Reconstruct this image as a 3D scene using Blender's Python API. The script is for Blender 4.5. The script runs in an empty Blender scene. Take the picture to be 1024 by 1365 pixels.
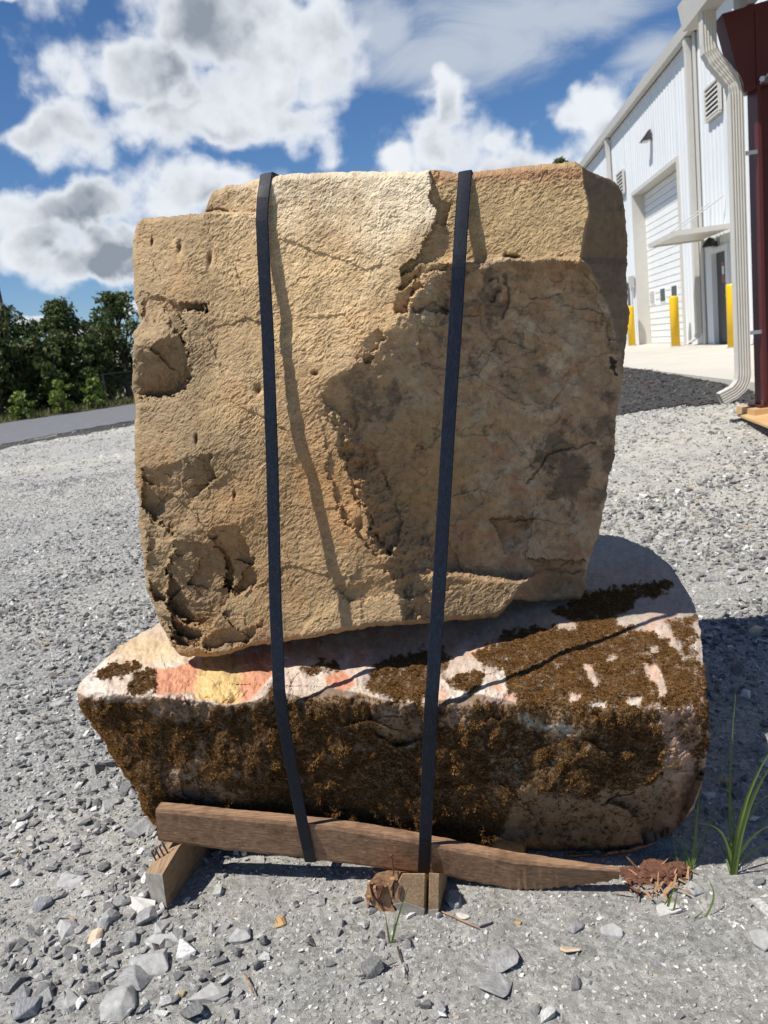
import bpy, bmesh, math, random
import numpy as np
from mathutils import Vector, Matrix

random.seed(7)
RNG = np.random.default_rng(11)
scene = bpy.context.scene
COL = scene.collection

# ------------------------------------------------------------------ camera
PITCH, ROLL, CAMZ = math.radians(11.62), math.radians(7.2), 1.35
FPX, CX, CY = 1025.0, 512.0, 682.5          # focal length and centre in photograph pixels
CAM = np.array([0.0, 0.0, CAMZ])
_F = np.array([0, math.cos(PITCH), -math.sin(PITCH)])
_R0 = np.array([1.0, 0, 0]); _U0 = np.cross(_R0, _F)
_R = _R0 * math.cos(ROLL) - _U0 * math.sin(ROLL)
_U = _U0 * math.cos(ROLL) + _R0 * math.sin(ROLL)
cd = bpy.data.cameras.new("camera")
cd.sensor_fit = 'VERTICAL'; cd.sensor_height = 34.6
cd.lens = FPX / 1365.0 * 34.6
cd.clip_start = 0.05; cd.clip_end = 3000
cd.dof.use_dof = True; cd.dof.focus_distance = 1.95; cd.dof.aperture_fstop = 6.8
cam = bpy.data.objects.new("camera", cd); COL.objects.link(cam)
cam.matrix_world = Matrix(((_R[0], _U[0], -_F[0], CAM[0]), (_R[1], _U[1], -_F[1], CAM[1]),
                           (_R[2], _U[2], -_F[2], CAM[2]), (0, 0, 0, 1)))
scene.camera = cam

# ------------------------------------------------------------------ sun, exposure
SUN_EL = math.radians(59.0)
SUN_AZ = np.array([-0.88, -0.475])            # horizontal direction towards the sun
SUN_AZ = SUN_AZ / np.linalg.norm(SUN_AZ)
TO_SUN = np.array([SUN_AZ[0] * math.cos(SUN_EL), SUN_AZ[1] * math.cos(SUN_EL), math.sin(SUN_EL)])
sd = bpy.data.lights.new("sun", 'SUN'); sd.energy = 5.0; sd.angle = math.radians(0.53); sd.color = (1.0, 0.955, 0.88)
sun = bpy.data.objects.new("sun", sd); COL.objects.link(sun)
sun.rotation_euler = Vector(-TO_SUN).to_track_quat('-Z', 'Y').to_euler()
scene.view_settings.view_transform = 'Standard'; scene.view_settings.look = 'None'
scene.view_settings.exposure = 0.30; scene.view_settings.gamma = 1.0
scene.view_settings.use_curve_mapping = False
scene.render.engine = 'CYCLES'
scene.cycles.use_denoising = True
scene.cycles.max_bounces = 6
scene.render.film_transparent = False

# ------------------------------------------------------------------ pixel helpers (photograph pixels -> rays)
def ray(x, y):
    x = np.asarray(x, float); y = np.asarray(y, float)
    return _F + _R * ((x - CX) / FPX)[..., None] - _U * ((y - CY) / FPX)[..., None]
def onz(x, y, z):
    r = ray(x, y); return CAM + r * ((z - CAM[2]) / r[..., 2])[..., None]
def onplane(x, y, n, d):
    r = ray(x, y); return CAM + r * ((d - CAM @ n) / (r @ n))[..., None]
YAW = math.radians(12)
FN = np.array([math.sin(YAW), math.cos(YAW), 0.0])    # into the stone faces
FS = np.array([math.cos(YAW), -math.sin(YAW), 0.0])   # along the stone faces, to the right
_wd = ray(592, 460); WV = np.array([_wd[0], _wd[1], 0]); WV /= np.linalg.norm(WV)   # along the metal building
LV = np.array([WV[1], -WV[0], 0.0])                   # across, towards the building
ZV = np.array([0, 0, 1.0])
WALL_D = 6.017
PADZ = 0.62
def bld(w, off, z):                                    # building coordinates: along, out of the wall, height
    return WV * w + LV * (WALL_D - off) + ZV * z
def azel(x, y):
    r = ray(x, y); r = r / np.linalg.norm(r)
    return math.atan2(r[0], r[1]), math.asin(r[2])

# ------------------------------------------------------------------ world: Nishita sky with procedural cumulus
world = bpy.data.worlds.new("World"); scene.world = world; world.use_nodes = True
wt = world.node_tree; wt.nodes.clear(); WN, WL = wt.nodes, wt.links
def wnode(t, **kw):
    n = WN.new(t)
    for k, v in kw.items(): setattr(n, k, v)
    return n
def wset(sock, v):
    if isinstance(v, bpy.types.NodeSocket): WL.new(v, sock)
    else: sock.default_value = v
def wm(op, a, b=None, c=None, clamp=False):
    n = wnode('ShaderNodeMath', operation=op, use_clamp=clamp); wset(n.inputs[0], a)
    if b is not None: wset(n.inputs[1], b)
    if c is not None: wset(n.inputs[2], c)
    return n.outputs[0]
def wv(op, a, b=None, scale=None):
    n = wnode('ShaderNodeVectorMath', operation=op); wset(n.inputs[0], a)
    if b is not None: wset(n.inputs[1], b)
    if scale is not None: n.inputs['Scale'].default_value = scale
    return n.outputs['Value' if op in ('LENGTH', 'DOT_PRODUCT') else 'Vector']
def wsmooth(v, a, b):
    n = wnode('ShaderNodeMapRange', interpolation_type='SMOOTHSTEP'); wset(n.inputs[0], v)
    n.inputs[1].default_value = a; n.inputs[2].default_value = b; return n.outputs[0]
def wnoise(vec, scale, detail=6, rough=0.55, dist=0.0):
    n = wnode('ShaderNodeTexNoise', noise_dimensions='3D'); wset(n.inputs['Vector'], vec)
    n.inputs['Scale'].default_value = scale; n.inputs['Detail'].default_value = detail
    n.inputs['Roughness'].default_value = rough; n.inputs['Distortion'].default_value = dist
    return n
def wmix(f, a, b):
    n = wnode('ShaderNodeMix', data_type='RGBA'); wset(n.inputs[0], f); wset(n.inputs[6], a); wset(n.inputs[7], b)
    return n.outputs[2]

SKY_STRENGTH = 0.055
sky = wnode('ShaderNodeTexSky', sky_type='NISHITA'); sky.sun_disc = False
sky.sun_elevation = SUN_EL; sky.sun_rotation = math.atan2(SUN_AZ[0], SUN_AZ[1])
sky.altitude = 200; sky.air_density = 1.0; sky.dust_density = 0.25; sky.ozone_density = 2.5
tc = wnode('ShaderNodeTexCoord'); DIR = tc.outputs['Generated']
sx = wnode('ShaderNodeSeparateXYZ'); WL.new(DIR, sx.inputs[0])
AZ = wm('ARCTAN2', sx.outputs[0], sx.outputs[1]); EL = wm('ARCSINE', sx.outputs[2])
cq = wnode('ShaderNodeCombineXYZ'); WL.new(AZ, cq.inputs[0]); WL.new(EL, cq.inputs[1])
Q0 = cq.outputs[0]
CUMULUS = [(300, 45, 185, 95), (190, 120, 120, 65), (395, 185, 75, 42), (50, 178, 105, 36), (440, 55, 65, 65),
           (250, 185, 190, 38), (590, 190, 75, 52), (690, 195, 100, 42), (800, 165, 75, 45), (600, 150, 40, 30), (790, 205, 120, 35),
           (90, 265, 190, 34), (40, 305, 75, 34), (150, 325, 110, 30), (270, 275, 120, 36), (14, 16, 26, 14),
           (165, 372, 14, 7), (80, 410, 55, 12), (400, 120, 110, 75)]
def density(off):
    """cloud body: placed cumulus banks plus a field of scattered cloud over the rest of the sky"""
    d_off = wv('ADD', DIR, off)
    q_off = wv('ADD', Q0, off)
    n1 = wnoise(d_off, 5.0, 3, 0.5)
    warp = wv('SCALE', wv('SUBTRACT', n1.outputs['Color'], (0.5, 0.5, 0.5)), scale=0.16)
    n1b = wnoise(d_off, 16.0, 4, 0.55)
    warp2 = wv('SCALE', wv('SUBTRACT', n1b.outputs['Color'], (0.5, 0.5, 0.5)), scale=0.055)
    q = wv('ADD', wv('ADD', q_off, warp), warp2)
    acc = None
    for (px, py, rx, ry) in CUMULUS:
        a, e = azel(px, py)
        v = wv('DIVIDE', wv('SUBTRACT', q, (a, e, 0)), (rx / FPX * 1.03, ry / FPX * 1.03, 1))
        s = wm('SUBTRACT', 1.0, wv('LENGTH', v))
        if acc is None: acc = s
        else:
            n = wnode('ShaderNodeMath', operation='SMOOTH_MAX'); wset(n.inputs[0], acc); wset(n.inputs[1], s); n.inputs[2].default_value = 0.18
            acc = n.outputs[0]
    # scattered clouds beyond the photographed part of the sky
    gen = wnoise(wv('MULTIPLY', d_off, (1, 1, 2.2)), 2.1, 3, 0.5)
    g = wm('MULTIPLY', wm('SUBTRACT', gen.outputs['Fac'], 0.60), 6.0)
    inview = wsmooth(wv('LENGTH', wv('SUBTRACT', Q0, (0.0, 0.22, 0))), 0.55, 0.75)
    g = wm('ADD', wm('MULTIPLY', g, inview), wm('MULTIPLY', wm('SUBTRACT', inview, 1.0), 3.0))
    acc = wm('MAXIMUM', acc, g)
    acc = wm('MINIMUM', acc, 0.75)
    n2 = wnoise(d_off, 10.0, 8, 0.56)
    n3 = wnoise(d_off, 34.0, 6, 0.6)
    body = wm('ADD', acc, wm('MULTIPLY', wm('SUBTRACT', n2.outputs['Fac'], 0.5), 1.35))
    body = wm('ADD', body, wm('MULTIPLY', wm('SUBTRACT', n3.outputs['Fac'], 0.5), 0.34))
    for sc_, am_ in ((14.0, 0.50), (34.0, 0.30)):       # cauliflower billows
        vo = wnode('ShaderNodeTexVoronoi', feature='F1'); vo.inputs['Scale'].default_value = sc_
        wset(vo.inputs['Vector'], wv('ADD', d_off, wv('SCALE', wv('SUBTRACT', n1b.outputs['Color'], (0.5, 0.5, 0.5)), scale=0.05)))
        body = wm('ADD', body, wm('MULTIPLY', wm('SUBTRACT', 0.42, vo.outputs['Distance']), am_))
    return body
D0 = density((0, 0, 0))
D1 = density((-0.022, 0.018, 0.035))
alpha = wsmooth(D0, -0.04, 0.46)
lit = wsmooth(wm('SUBTRACT', D0, D1), -0.36, 0.26)
thick = wsmooth(D0, 0.22, 0.95)
lowf = wnoise(DIR, 6.0, 2, 0.5).outputs['Fac']
shade = wm('MULTIPLY', thick, wm('SUBTRACT', 1.0, lit))
fine_ = wnoise(DIR, 22.0, 5, 0.55).outputs['Fac']
low2 = wm('ADD', lowf, wm('MULTIPLY', wm('SUBTRACT', fine_, 0.5), 0.35))
shade = wm('ADD', wm('MULTIPLY', shade, 0.85), wm('MULTIPLY', wm('MULTIPLY', thick, wsmooth(low2, 0.36, 0.74)), 0.95), clamp=True)
K = 1.0 / SKY_STRENGTH
cloudcol = wmix(shade, (0.70 * K, 0.73 * K, 0.77 * K, 1), (0.23 * K, 0.265 * K, 0.315 * K, 1))
# thin high wisps
wz = wnoise(wv('MULTIPLY', DIR, (1.0, 1.0, 2.6)), 7.0, 9, 0.62, 0.6).outputs['Fac']
wacc = None
for (px, py, rx, ry) in [(690, 30, 190, 70), (600, 75, 130, 40), (870, 70, 70, 30), (760, 15, 160, 40), (510, 40, 60, 40)]:
    a, e = azel(px, py)
    v = wv('DIVIDE', wv('SUBTRACT', Q0, (a, e, 0)), (rx / FPX * 1.1, ry / FPX * 1.2, 1))
    s = wm('MAXIMUM', wm('SUBTRACT', 1.0, wv('LENGTH', v)), 0.0)
    wacc = s if wacc is None else wm('MAXIMUM', wacc, s)
wisp = wm('MULTIPLY', wsmooth(wm('ADD', wm('MULTIPLY', wacc, 0.55), wm('SUBTRACT', wz, 0.5)), 0.02, 0.50), wsmooth(wacc, 0.0, 0.25))
wisp = wm('MULTIPLY', wisp, 0.85)
hs = wnode('ShaderNodeHueSaturation'); hs.inputs['Saturation'].default_value = 1.19; hs.inputs['Value'].default_value = 1.30
WL.new(sky.outputs[0], hs.inputs['Color'])
tint = wnode('ShaderNodeMix', data_type='RGBA', blend_type='MULTIPLY'); tint.inputs[0].default_value = 1.0; WL.new(hs.outputs[0], tint.inputs[6]); tint.inputs[7].default_value = (0.94, 1.02, 1.16, 1)
col = wmix(wisp, tint.outputs[2], (0.46 * K, 0.51 * K, 0.58 * K, 1))
col = wmix(alpha, col, cloudcol)
bg = wnode('ShaderNodeBackground'); bg.inputs['Strength'].default_value = SKY_STRENGTH; WL.new(col, bg.inputs['Color'])
wo = wnode('ShaderNodeOutputWorld'); WL.new(bg.outputs[0], wo.inputs['Surface'])

# ------------------------------------------------------------------ numeric helpers
_perm = np.random.default_rng(3).permutation(256); _perm = np.concatenate([_perm, _perm, _perm])
_grad = np.array([(1,1,0),(-1,1,0),(1,-1,0),(-1,-1,0),(1,0,1),(-1,0,1),(1,0,-1),(-1,0,-1),(0,1,1),(0,-1,1),(0,1,-1),(0,-1,-1)], float)
def perlin(p):
    p = np.asarray(p, float); i = np.floor(p).astype(np.int64); f = p - i; i &= 255
    u = f * f * f * (f * (f * 6 - 15) + 10); out = np.zeros(p.shape[:-1])
    for dx in (0, 1):
        for dy in (0, 1):
            for dz in (0, 1):
                h = _perm[_perm[_perm[i[..., 0] + dx] + i[..., 1] + dy] + i[..., 2] + dz] % 12
                g = _grad[h]; d = g[..., 0] * (f[..., 0] - dx) + g[..., 1] * (f[..., 1] - dy) + g[..., 2] * (f[..., 2] - dz)
                out += d * (u[..., 0] if dx else 1 - u[..., 0]) * (u[..., 1] if dy else 1 - u[..., 1]) * (u[..., 2] if dz else 1 - u[..., 2])
    return out
def fbm(p, octs=4, gain=0.5, ridged=False):
    p = np.asarray(p, float); a = 1.0; s = 0; t = np.zeros(p.shape[:-1])
    for k in range(octs):
        n = perlin(p + k * 17.3)
        if ridged: n = 0.5 - np.abs(n) * 1.6
        t += a * n; s += a; p = p * 2.03; a *= gain
    return t / s * 1.6
def fbm2(x, y, scale, octs=4, gain=0.5, seed=0.0, ridged=False):
    return fbm(np.stack([x * scale + seed, y * scale - seed * 1.7, np.full_like(x, seed * 0.37 + 0.5)], -1), octs, gain, ridged)
def sstep(v, a, b):
    t = np.clip((v - a) / (b - a), 0, 1); return t * t * (3 - 2 * t)
def inpoly(x, y, poly):
    r = np.zeros(x.shape, bool); n = len(poly)
    for k in range(n):
        x0, y0 = poly[k]; x1, y1 = poly[(k + 1) % n]
        if y0 == y1: continue
        c = ((y0 > y) != (y1 > y)) & (x < (x1 - x0) * (y - y0) / (y1 - y0) + x0); r ^= c
    return r
def dpoly(x, y, pts, closed=False):
    best = np.full(x.shape, 1e9); n = len(pts)
    for k in range(n if closed else n - 1):
        ax, ay = pts[k]; bx, by = pts[(k + 1) % n]; dx, dy = bx - ax, by - ay
        t = np.clip(((x - ax) * dx + (y - ay) * dy) / (dx * dx + dy * dy + 1e-9), 0, 1)
        best = np.minimum(best, np.hypot(x - ax - t * dx, y - ay - t * dy))
    return best
def sdpoly(x, y, poly):                       # negative inside
    d = dpoly(x, y, poly, True); return np.where(inpoly(x, y, poly), -d, d)
def interp_y(x, pts): 
    p = np.array(pts, float); return np.interp(x, p[:, 0], p[:, 1])
def resample(pts, n):
    p = np.array(pts, float); s = np.concatenate([[0], np.cumsum(np.hypot(*np.diff(p, axis=0).T))]); s /= s[-1]
    t = np.linspace(0, 1, n); return np.stack([np.interp(t, s, p[:, k]) for k in range(p.shape[1])], -1)

# ------------------------------------------------------------------ materials
def newmat(name):
    m = bpy.data.materials.new(name); m.use_nodes = True
    nt = m.node_tree; b = nt.nodes['Principled BSDF']; return m, nt, b
def N(nt, t, **kw):
    n = nt.nodes.new(t)
    for k, v in kw.items(): setattr(n, k, v)
    return n
def noise_node(nt, scale, detail=5, rough=0.6, coord='Object', vec=None):
    n = N(nt, 'ShaderNodeTexNoise'); n.inputs['Scale'].default_value = scale
    n.inputs['Detail'].default_value = detail; n.inputs['Roughness'].default_value = rough
    if vec is None:
        t = N(nt, 'ShaderNodeTexCoord'); vec = t.outputs[coord]
    nt.links.new(vec, n.inputs['Vector']); return n
def mixc(nt, f, a, b, blend='MIX'):
    n = N(nt, 'ShaderNodeMix', data_type='RGBA', blend_type=blend)
    for s, v in ((n.inputs[0], f), (n.inputs[6], a), (n.inputs[7], b)):
        if isinstance(v, bpy.types.NodeSocket): nt.links.new(v, s)
        else: s.default_value = v if not isinstance(v, tuple) or len(v) == 4 else (*v, 1)
    return n.outputs[2]
def ramp(nt, v, a, b):
    n = N(nt, 'ShaderNodeMapRange'); nt.links.new(v, n.inputs[0]); n.inputs[1].default_value = a; n.inputs[2].default_value = b; return n.outputs[0]
def bump(nt, b, h, strength, dist):
    n = N(nt, 'ShaderNodeBump'); n.inputs['Strength'].default_value = strength; n.inputs['Distance'].default_value = dist
    nt.links.new(h, n.inputs['Height']); nt.links.new(n.outputs[0], b.inputs['Normal']); return n
def simple(name, c1, c2=None, rough=0.6, scale=20, bumps=0.0, metal=0.0, dist=0.002, spec=0.4, detail=5):
    m, nt, b = newmat(name); b.inputs['Roughness'].default_value = rough; b.inputs['Metallic'].default_value = metal
    b.inputs['Specular IOR Level'].default_value = spec
    n = noise_node(nt, scale, detail)
    c2 = c2 or tuple(v * 0.8 for v in c1)
    nt.links.new(mixc(nt, ramp(nt, n.outputs['Fac'], 0.3, 0.7), c1, c2), b.inputs['Base Color'])
    if bumps: bump(nt, b, n.outputs['Fac'], bumps, dist)
    return m
M = {}
def rockmat(name, fine=260, bs=0.6, bd=0.003):
    m, nt, b = newmat(name); b.inputs['Roughness'].default_value = 0.92; b.inputs['Specular IOR Level'].default_value = 0.22
    a = N(nt, 'ShaderNodeAttribute', attribute_name='col')
    n1 = noise_node(nt, fine, 4, 0.7); n2 = noise_node(nt, 55, 5, 0.65)
    k = mixc(nt, ramp(nt, n1.outputs['Fac'], 0.25, 0.75), (0.78, 0.76, 0.74), (1.2, 1.2, 1.18))
    k2 = mixc(nt, ramp(nt, n2.outputs['Fac'], 0.3, 0.7), (0.88, 0.86, 0.84), (1.1, 1.1, 1.1))
    c = mixc(nt, 1.0, mixc(nt, 1.0, a.outputs['Color'], k, 'MULTIPLY'), k2, 'MULTIPLY')
    nt.links.new(c, b.inputs['Base Color'])
    ad = N(nt, 'ShaderNodeMath', operation='ADD'); nt.links.new(n1.outputs['Fac'], ad.inputs[0]); nt.links.new(n2.outputs['Fac'], ad.inputs[1])
    bump(nt, b, ad.outputs[0], bs, bd); return m
M['sandstone'] = rockmat('sandstone', 260, 0.75, 0.005)
M['oldstone'] = rockmat('mossy_stone', 200, 0.5, 0.003)
def gravelmat(name, c1, c2, c3, warm):
    m, nt, b = newmat(name); b.inputs['Roughness'].default_value = 0.85; b.inputs['Specular IOR Level'].default_value = 0.3
    oi = N(nt, 'ShaderNodeObjectInfo'); r = oi.outputs['Random']
    cr = N(nt, 'ShaderNodeValToRGB'); cr.color_ramp.interpolation = 'CONSTANT'
    e = cr.color_ramp.elements; e[0].position = 0; e[0].color = (*c1, 1); e[1].position = 0.3; e[1].color = (*c2, 1)
    for p, c in ((0.62, c3), (0.80, tuple(v * 0.62 for v in c2)), (0.90, tuple(min(1, v * 1.35) for v in c3)), (0.962, warm), (0.98, c1)):
        x = e.new(p); x.color = (*c, 1)
    nt.links.new(r, cr.inputs[0])
    n = noise_node(nt, 2.6, 6, 0.72); wv_ = N(nt, 'ShaderNodeTexWave'); wv_.inputs['Scale'].default_value = 1.3; wv_.inputs['Distortion'].default_value = 9
    t = N(nt, 'ShaderNodeTexCoord'); nt.links.new(t.outputs['Object'], wv_.inputs['Vector'])
    k = mixc(nt, ramp(nt, n.outputs['Fac'], 0.3, 0.7), (0.62, 0.63, 0.65), (1.3, 1.29, 1.26))
    k2 = mixc(nt, wv_.outputs['Fac'], (0.88, 0.88, 0.9), (1.1, 1.1, 1.1))
    nt.links.new(mixc(nt, 1.0, mixc(nt, 1.0, cr.outputs[0], k, 'MULTIPLY'), k2, 'MULTIPLY'), b.inputs['Base Color'])
    bump(nt, b, n.outputs['Fac'], 0.4, 0.2); return m
M['gravel'] = gravelmat('crushed_granite', (0.185, 0.183, 0.178), (0.32, 0.314, 0.30), (0.50, 0.492, 0.466), (0.44, 0.33, 0.20))
M['gravel_pale'] = gravelmat('crushed_granite_dusty', (0.27, 0.267, 0.255), (0.42, 0.415, 0.395), (0.56, 0.55, 0.52), (0.45, 0.36, 0.25))
M['gravel_dark'] = gravelmat('dark_gravel', (0.038, 0.038, 0.040), (0.062, 0.061, 0.062), (0.095, 0.092, 0.09), (0.30, 0.18, 0.09))
def groundmat(name, lo, hi, dirt, big=0.35):
    m, nt, b = newmat(name); b.inputs['Roughness'].default_value = 0.95; b.inputs['Specular IOR Level'].default_value = 0.15
    t = N(nt, 'ShaderNodeTexCoord'); P = t.outputs['Object']
    v = N(nt, 'ShaderNodeTexVoronoi'); v.inputs['Scale'].default_value = 95; nt.links.new(P, v.inputs['Vector'])
    v2 = N(nt, 'ShaderNodeTexVoronoi'); v2.inputs['Scale'].default_value = 38; nt.links.new(P, v2.inputs['Vector'])
    n1 = noise_node(nt, 9, 8, 0.7, vec=P); mp2 = N(nt, 'ShaderNodeMapping'); mp2.inputs['Rotation'].default_value = (0, 0, 0.55); mp2.inputs['Scale'].default_value = (0.35, 1.6, 1); nt.links.new(P, mp2.inputs['Vector']); n2 = noise_node(nt, big, 5, 0.55, vec=mp2.outputs[0]); n3 = noise_node(nt, 300, 4, 0.7, vec=P)
    sep = N(nt, 'ShaderNodeSeparateColor'); nt.links.new(v.outputs['Color'], sep.inputs[0])
    c = mixc(nt, sep.outputs[0], lo, hi)
    c = mixc(nt, ramp(nt, n2.outputs['Fac'], 0.42, 0.62), c, mixc(nt, 0.7, c, dirt))
    k = mixc(nt, ramp(nt, n1.outputs['Fac'], 0.3, 0.7), (0.72, 0.72, 0.72), (1.22, 1.22, 1.22))
    k3 = mixc(nt, ramp(nt, n3.outputs['Fac'], 0.3, 0.7), (0.7, 0.7, 0.7), (1.3, 1.3, 1.3))
    nt.links.new(mixc(nt, 1.0, mixc(nt, 1.0, c, k, 'MULTIPLY'), k3, 'MULTIPLY'), b.inputs['Base Color'])
    ad = N(nt, 'ShaderNodeMath', operation='MULTIPLY_ADD'); nt.links.new(v2.outputs['Distance'], ad.inputs[0]); ad.inputs[1].default_value = -1.2
    nt.links.new(n3.outputs['Fac'], ad.inputs[2]); bump(nt, b, ad.outputs[0], 0.8, 0.012); return m
M['ground'] = groundmat('gravel_yard', (0.26, 0.256, 0.242), (0.49, 0.48, 0.45), (0.56, 0.525, 0.45))
M['bank'] = groundmat('dark_bank', (0.035, 0.035, 0.036), (0.08, 0.079, 0.078), (0.095, 0.088, 0.08))
M['asphalt'] = simple('asphalt', (0.16, 0.163, 0.168), (0.12, 0.122, 0.126), 0.9, 6, 0.3, dist=0.01)
M['concrete'] = simple('concrete', (0.53, 0.495, 0.43), (0.46, 0.43, 0.37), 0.85, 1.6, 0.15, detail=8)
M['verge'] = simple('verge_soil', (0.10, 0.12, 0.035), (0.17, 0.14, 0.07), 0.95, 3, 0.5, dist=0.05)
def panelmat():
    m, nt, b = newmat('white_wall_panel'); b.inputs['Roughness'].default_value = 0.45
    t = N(nt, 'ShaderNodeTexCoord'); mp = N(nt, 'ShaderNodeMapping'); mp.inputs['Scale'].default_value = (6, 6, 0.35); nt.links.new(t.outputs['Object'], mp.inputs['Vector'])
    n = noise_node(nt, 1.0, 8, 0.65, vec=mp.outputs[0]); n2 = noise_node(nt, 0.5, 4)
    c = mixc(nt, ramp(nt, n.outputs['Fac'], 0.35, 0.75), (0.68, 0.71, 0.725), (0.585, 0.61, 0.615))
    nt.links.new(mixc(nt, ramp(nt, n2.outputs['Fac'], 0.35, 0.65), c, mixc(nt, 0.5, c, (0.74, 0.76, 0.76))), b.inputs['Base Color']); return m
M['white_panel'] = panelmat()
M['cream'] = simple('cream_trim', (0.56, 0.54, 0.49), (0.52, 0.50, 0.455), 0.45, 6)
M['grey_trim'] = simple('grey_trim', (0.46, 0.46, 0.445), (0.42, 0.42, 0.41), 0.5, 6)
M['door_white'] = simple('overhead_door_white', (0.78, 0.79, 0.78), (0.73, 0.74, 0.73), 0.5, 2)
M['dark_glass'] = simple('dark_glass', (0.012, 0.014, 0.016), None, 0.08, 3, spec=0.6)
M['dark_door'] = simple('charcoal_door', (0.062, 0.064, 0.068), (0.055, 0.057, 0.06), 0.45, 5)
M['black_metal'] = simple('black_metal', (0.02, 0.02, 0.022), None, 0.4, 10)
M['yellow'] = simple('yellow_sleeve', (0.80, 0.50, 0.005), (0.74, 0.45, 0.005), 0.4, 8)
M['red_steel'] = simple('red_oxide_steel', (0.095, 0.016, 0.016), (0.075, 0.013, 0.014), 0.5, 8, 0.1)
M['shaded_steel'] = simple('shaded_red_steel', (0.085, 0.015, 0.015), (0.07, 0.012, 0.013), 0.5, 8)  # copy of the red steel, darkened for the shade on the rafters
M['steel'] = simple('galvanized_steel', (0.5, 0.5, 0.5), (0.4, 0.4, 0.41), 0.4, 20, metal=0.8)
M['paper'] = simple('white_notice', (0.75, 0.74, 0.72), (0.7, 0.69, 0.67), 0.7, 20)
M['paper_red'] = simple('red_notice', (0.42, 0.13, 0.12), None, 0.7, 20)
M['plywood'] = simple('plywood', (0.55, 0.36, 0.17), (0.48, 0.30, 0.13), 0.8, 4, 0.1)
M['bark'] = simple('bark', (0.10, 0.075, 0.05), (0.06, 0.045, 0.03), 0.95, 8, 0.6, dist=0.02)
M['pole'] = simple('weathered_pole', (0.06, 0.075, 0.055), (0.045, 0.055, 0.04), 0.9, 6, 0.3)
M['fence'] = simple('dark_wire', (0.03, 0.032, 0.032), None, 0.5, 10)
def woodmat(name, c1, c2, axis_scale, rough=0.8):
    m, nt, b = newmat(name); b.inputs['Roughness'].default_value = rough; b.inputs['Specular IOR Level'].default_value = 0.2
    t = N(nt, 'ShaderNodeTexCoord'); mp = N(nt, 'ShaderNodeMapping'); mp.inputs['Scale'].default_value = axis_scale
    mp.inputs['Rotation'].default_value = (0, -0.14 if axis_scale[0] < 5 else 0, YAW)
    nt.links.new(t.outputs['Object'], mp.inputs['Vector'])
    n = noise_node(nt, 5, 9, 0.68, vec=mp.outputs[0]); n2 = noise_node(nt, 14, 5, 0.6)
    c = mixc(nt, ramp(nt, n.outputs['Fac'], 0.34, 0.66), c1, c2)
    c = mixc(nt, ramp(nt, n2.outputs['Fac'], 0.5, 0.75), c, tuple(v * 0.7 for v in c2))
    nt.links.new(c, b.inputs['Base Color']); bump(nt, b, n.outputs['Fac'], 0.6, 0.0022); return m
M['board'] = woodmat('weathered_board', (0.36, 0.22, 0.13), (0.17, 0.10, 0.06), (1.6, 34, 34))
M['runner'] = woodmat('runner_wood', (0.38, 0.26, 0.15), (0.20, 0.13, 0.08), (34, 1.6, 34))
M['rotten'] = simple('rotten_wood', (0.44, 0.255, 0.135), (0.24, 0.125, 0.065), 0.95, 60, 1.0, dist=0.006)
M['rotten_dark'] = simple('dark_rotten_wood', (0.19, 0.085, 0.05), (0.07, 0.032, 0.02), 0.95, 90, 1.0, dist=0.006)
M['endgrain'] = simple('grey_endgrain', (0.30, 0.28, 0.24), (0.17, 0.155, 0.135), 0.9, 40, 0.8, dist=0.003)
M['rust'] = simple('rusty_nail', (0.13, 0.055, 0.03), (0.07, 0.03, 0.02), 0.8, 80)
def strapmat():
    m, nt, b = newmat('strap_band'); b.inputs['Roughness'].default_value = 0.36; b.inputs['Specular IOR Level'].default_value = 0.16
    t = N(nt, 'ShaderNodeTexCoord'); mp = N(nt, 'ShaderNodeMapping'); mp.inputs['Scale'].default_value = (60, 60, 2.2); nt.links.new(t.outputs['Object'], mp.inputs['Vector'])
    n = noise_node(nt, 6, 7, 0.7, vec=mp.outputs[0]); n2 = noise_node(nt, 420, 3, 0.7)
    c = mixc(nt, ramp(nt, n.outputs['Fac'], 0.42, 0.72), (0.005, 0.007, 0.012), (0.014, 0.019, 0.031))
    c = mixc(nt, ramp(nt, n2.outputs['Fac'], 0.64, 0.70), c, (0.09, 0.10, 0.115))
    nt.links.new(c, b.inputs['Base Color']); bump(nt, b, n2.outputs['Fac'], 0.15, 0.001); return m
M['strap'] = strapmat()
def leafmat(name, c1, c2, trans=0.25):
    m, nt, b = newmat(name); b.inputs['Roughness'].default_value = 0.55; b.inputs['Specular IOR Level'].default_value = 0.3
    a = N(nt, 'ShaderNodeAttribute', attribute_name='tint')
    nt.links.new(mixc(nt, a.outputs['Fac'], c1, c2), b.inputs['Base Color'])
    tb = N(nt, 'ShaderNodeBsdfTranslucent'); nt.links.new(mixc(nt, a.outputs['Fac'], tuple(v * 1.2 for v in c1), tuple(v * 1.2 for v in c2)), tb.inputs['Color'])
    ms = N(nt, 'ShaderNodeMixShader'); ms.inputs[0].default_value = trans
    nt.links.new(b.outputs[0], ms.inputs[1]); nt.links.new(tb.outputs[0], ms.inputs[2])
    nt.links.new(ms.outputs[0], nt.nodes['Material Output'].inputs['Surface']); return m
M['leaf'] = leafmat('dark_foliage', (0.038, 0.058, 0.018), (0.125, 0.155, 0.048))
M['leaf_pale'] = leafmat('pale_foliage', (0.12, 0.18, 0.03), (0.26, 0.32, 0.08))
M['grassblade'] = leafmat('grass_blade', (0.09, 0.15, 0.03), (0.20, 0.27, 0.07), 0.3)
M['verge_grass'] = leafmat('verge_grass', (0.08, 0.10, 0.03), (0.22, 0.20, 0.08), 0.2)
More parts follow.
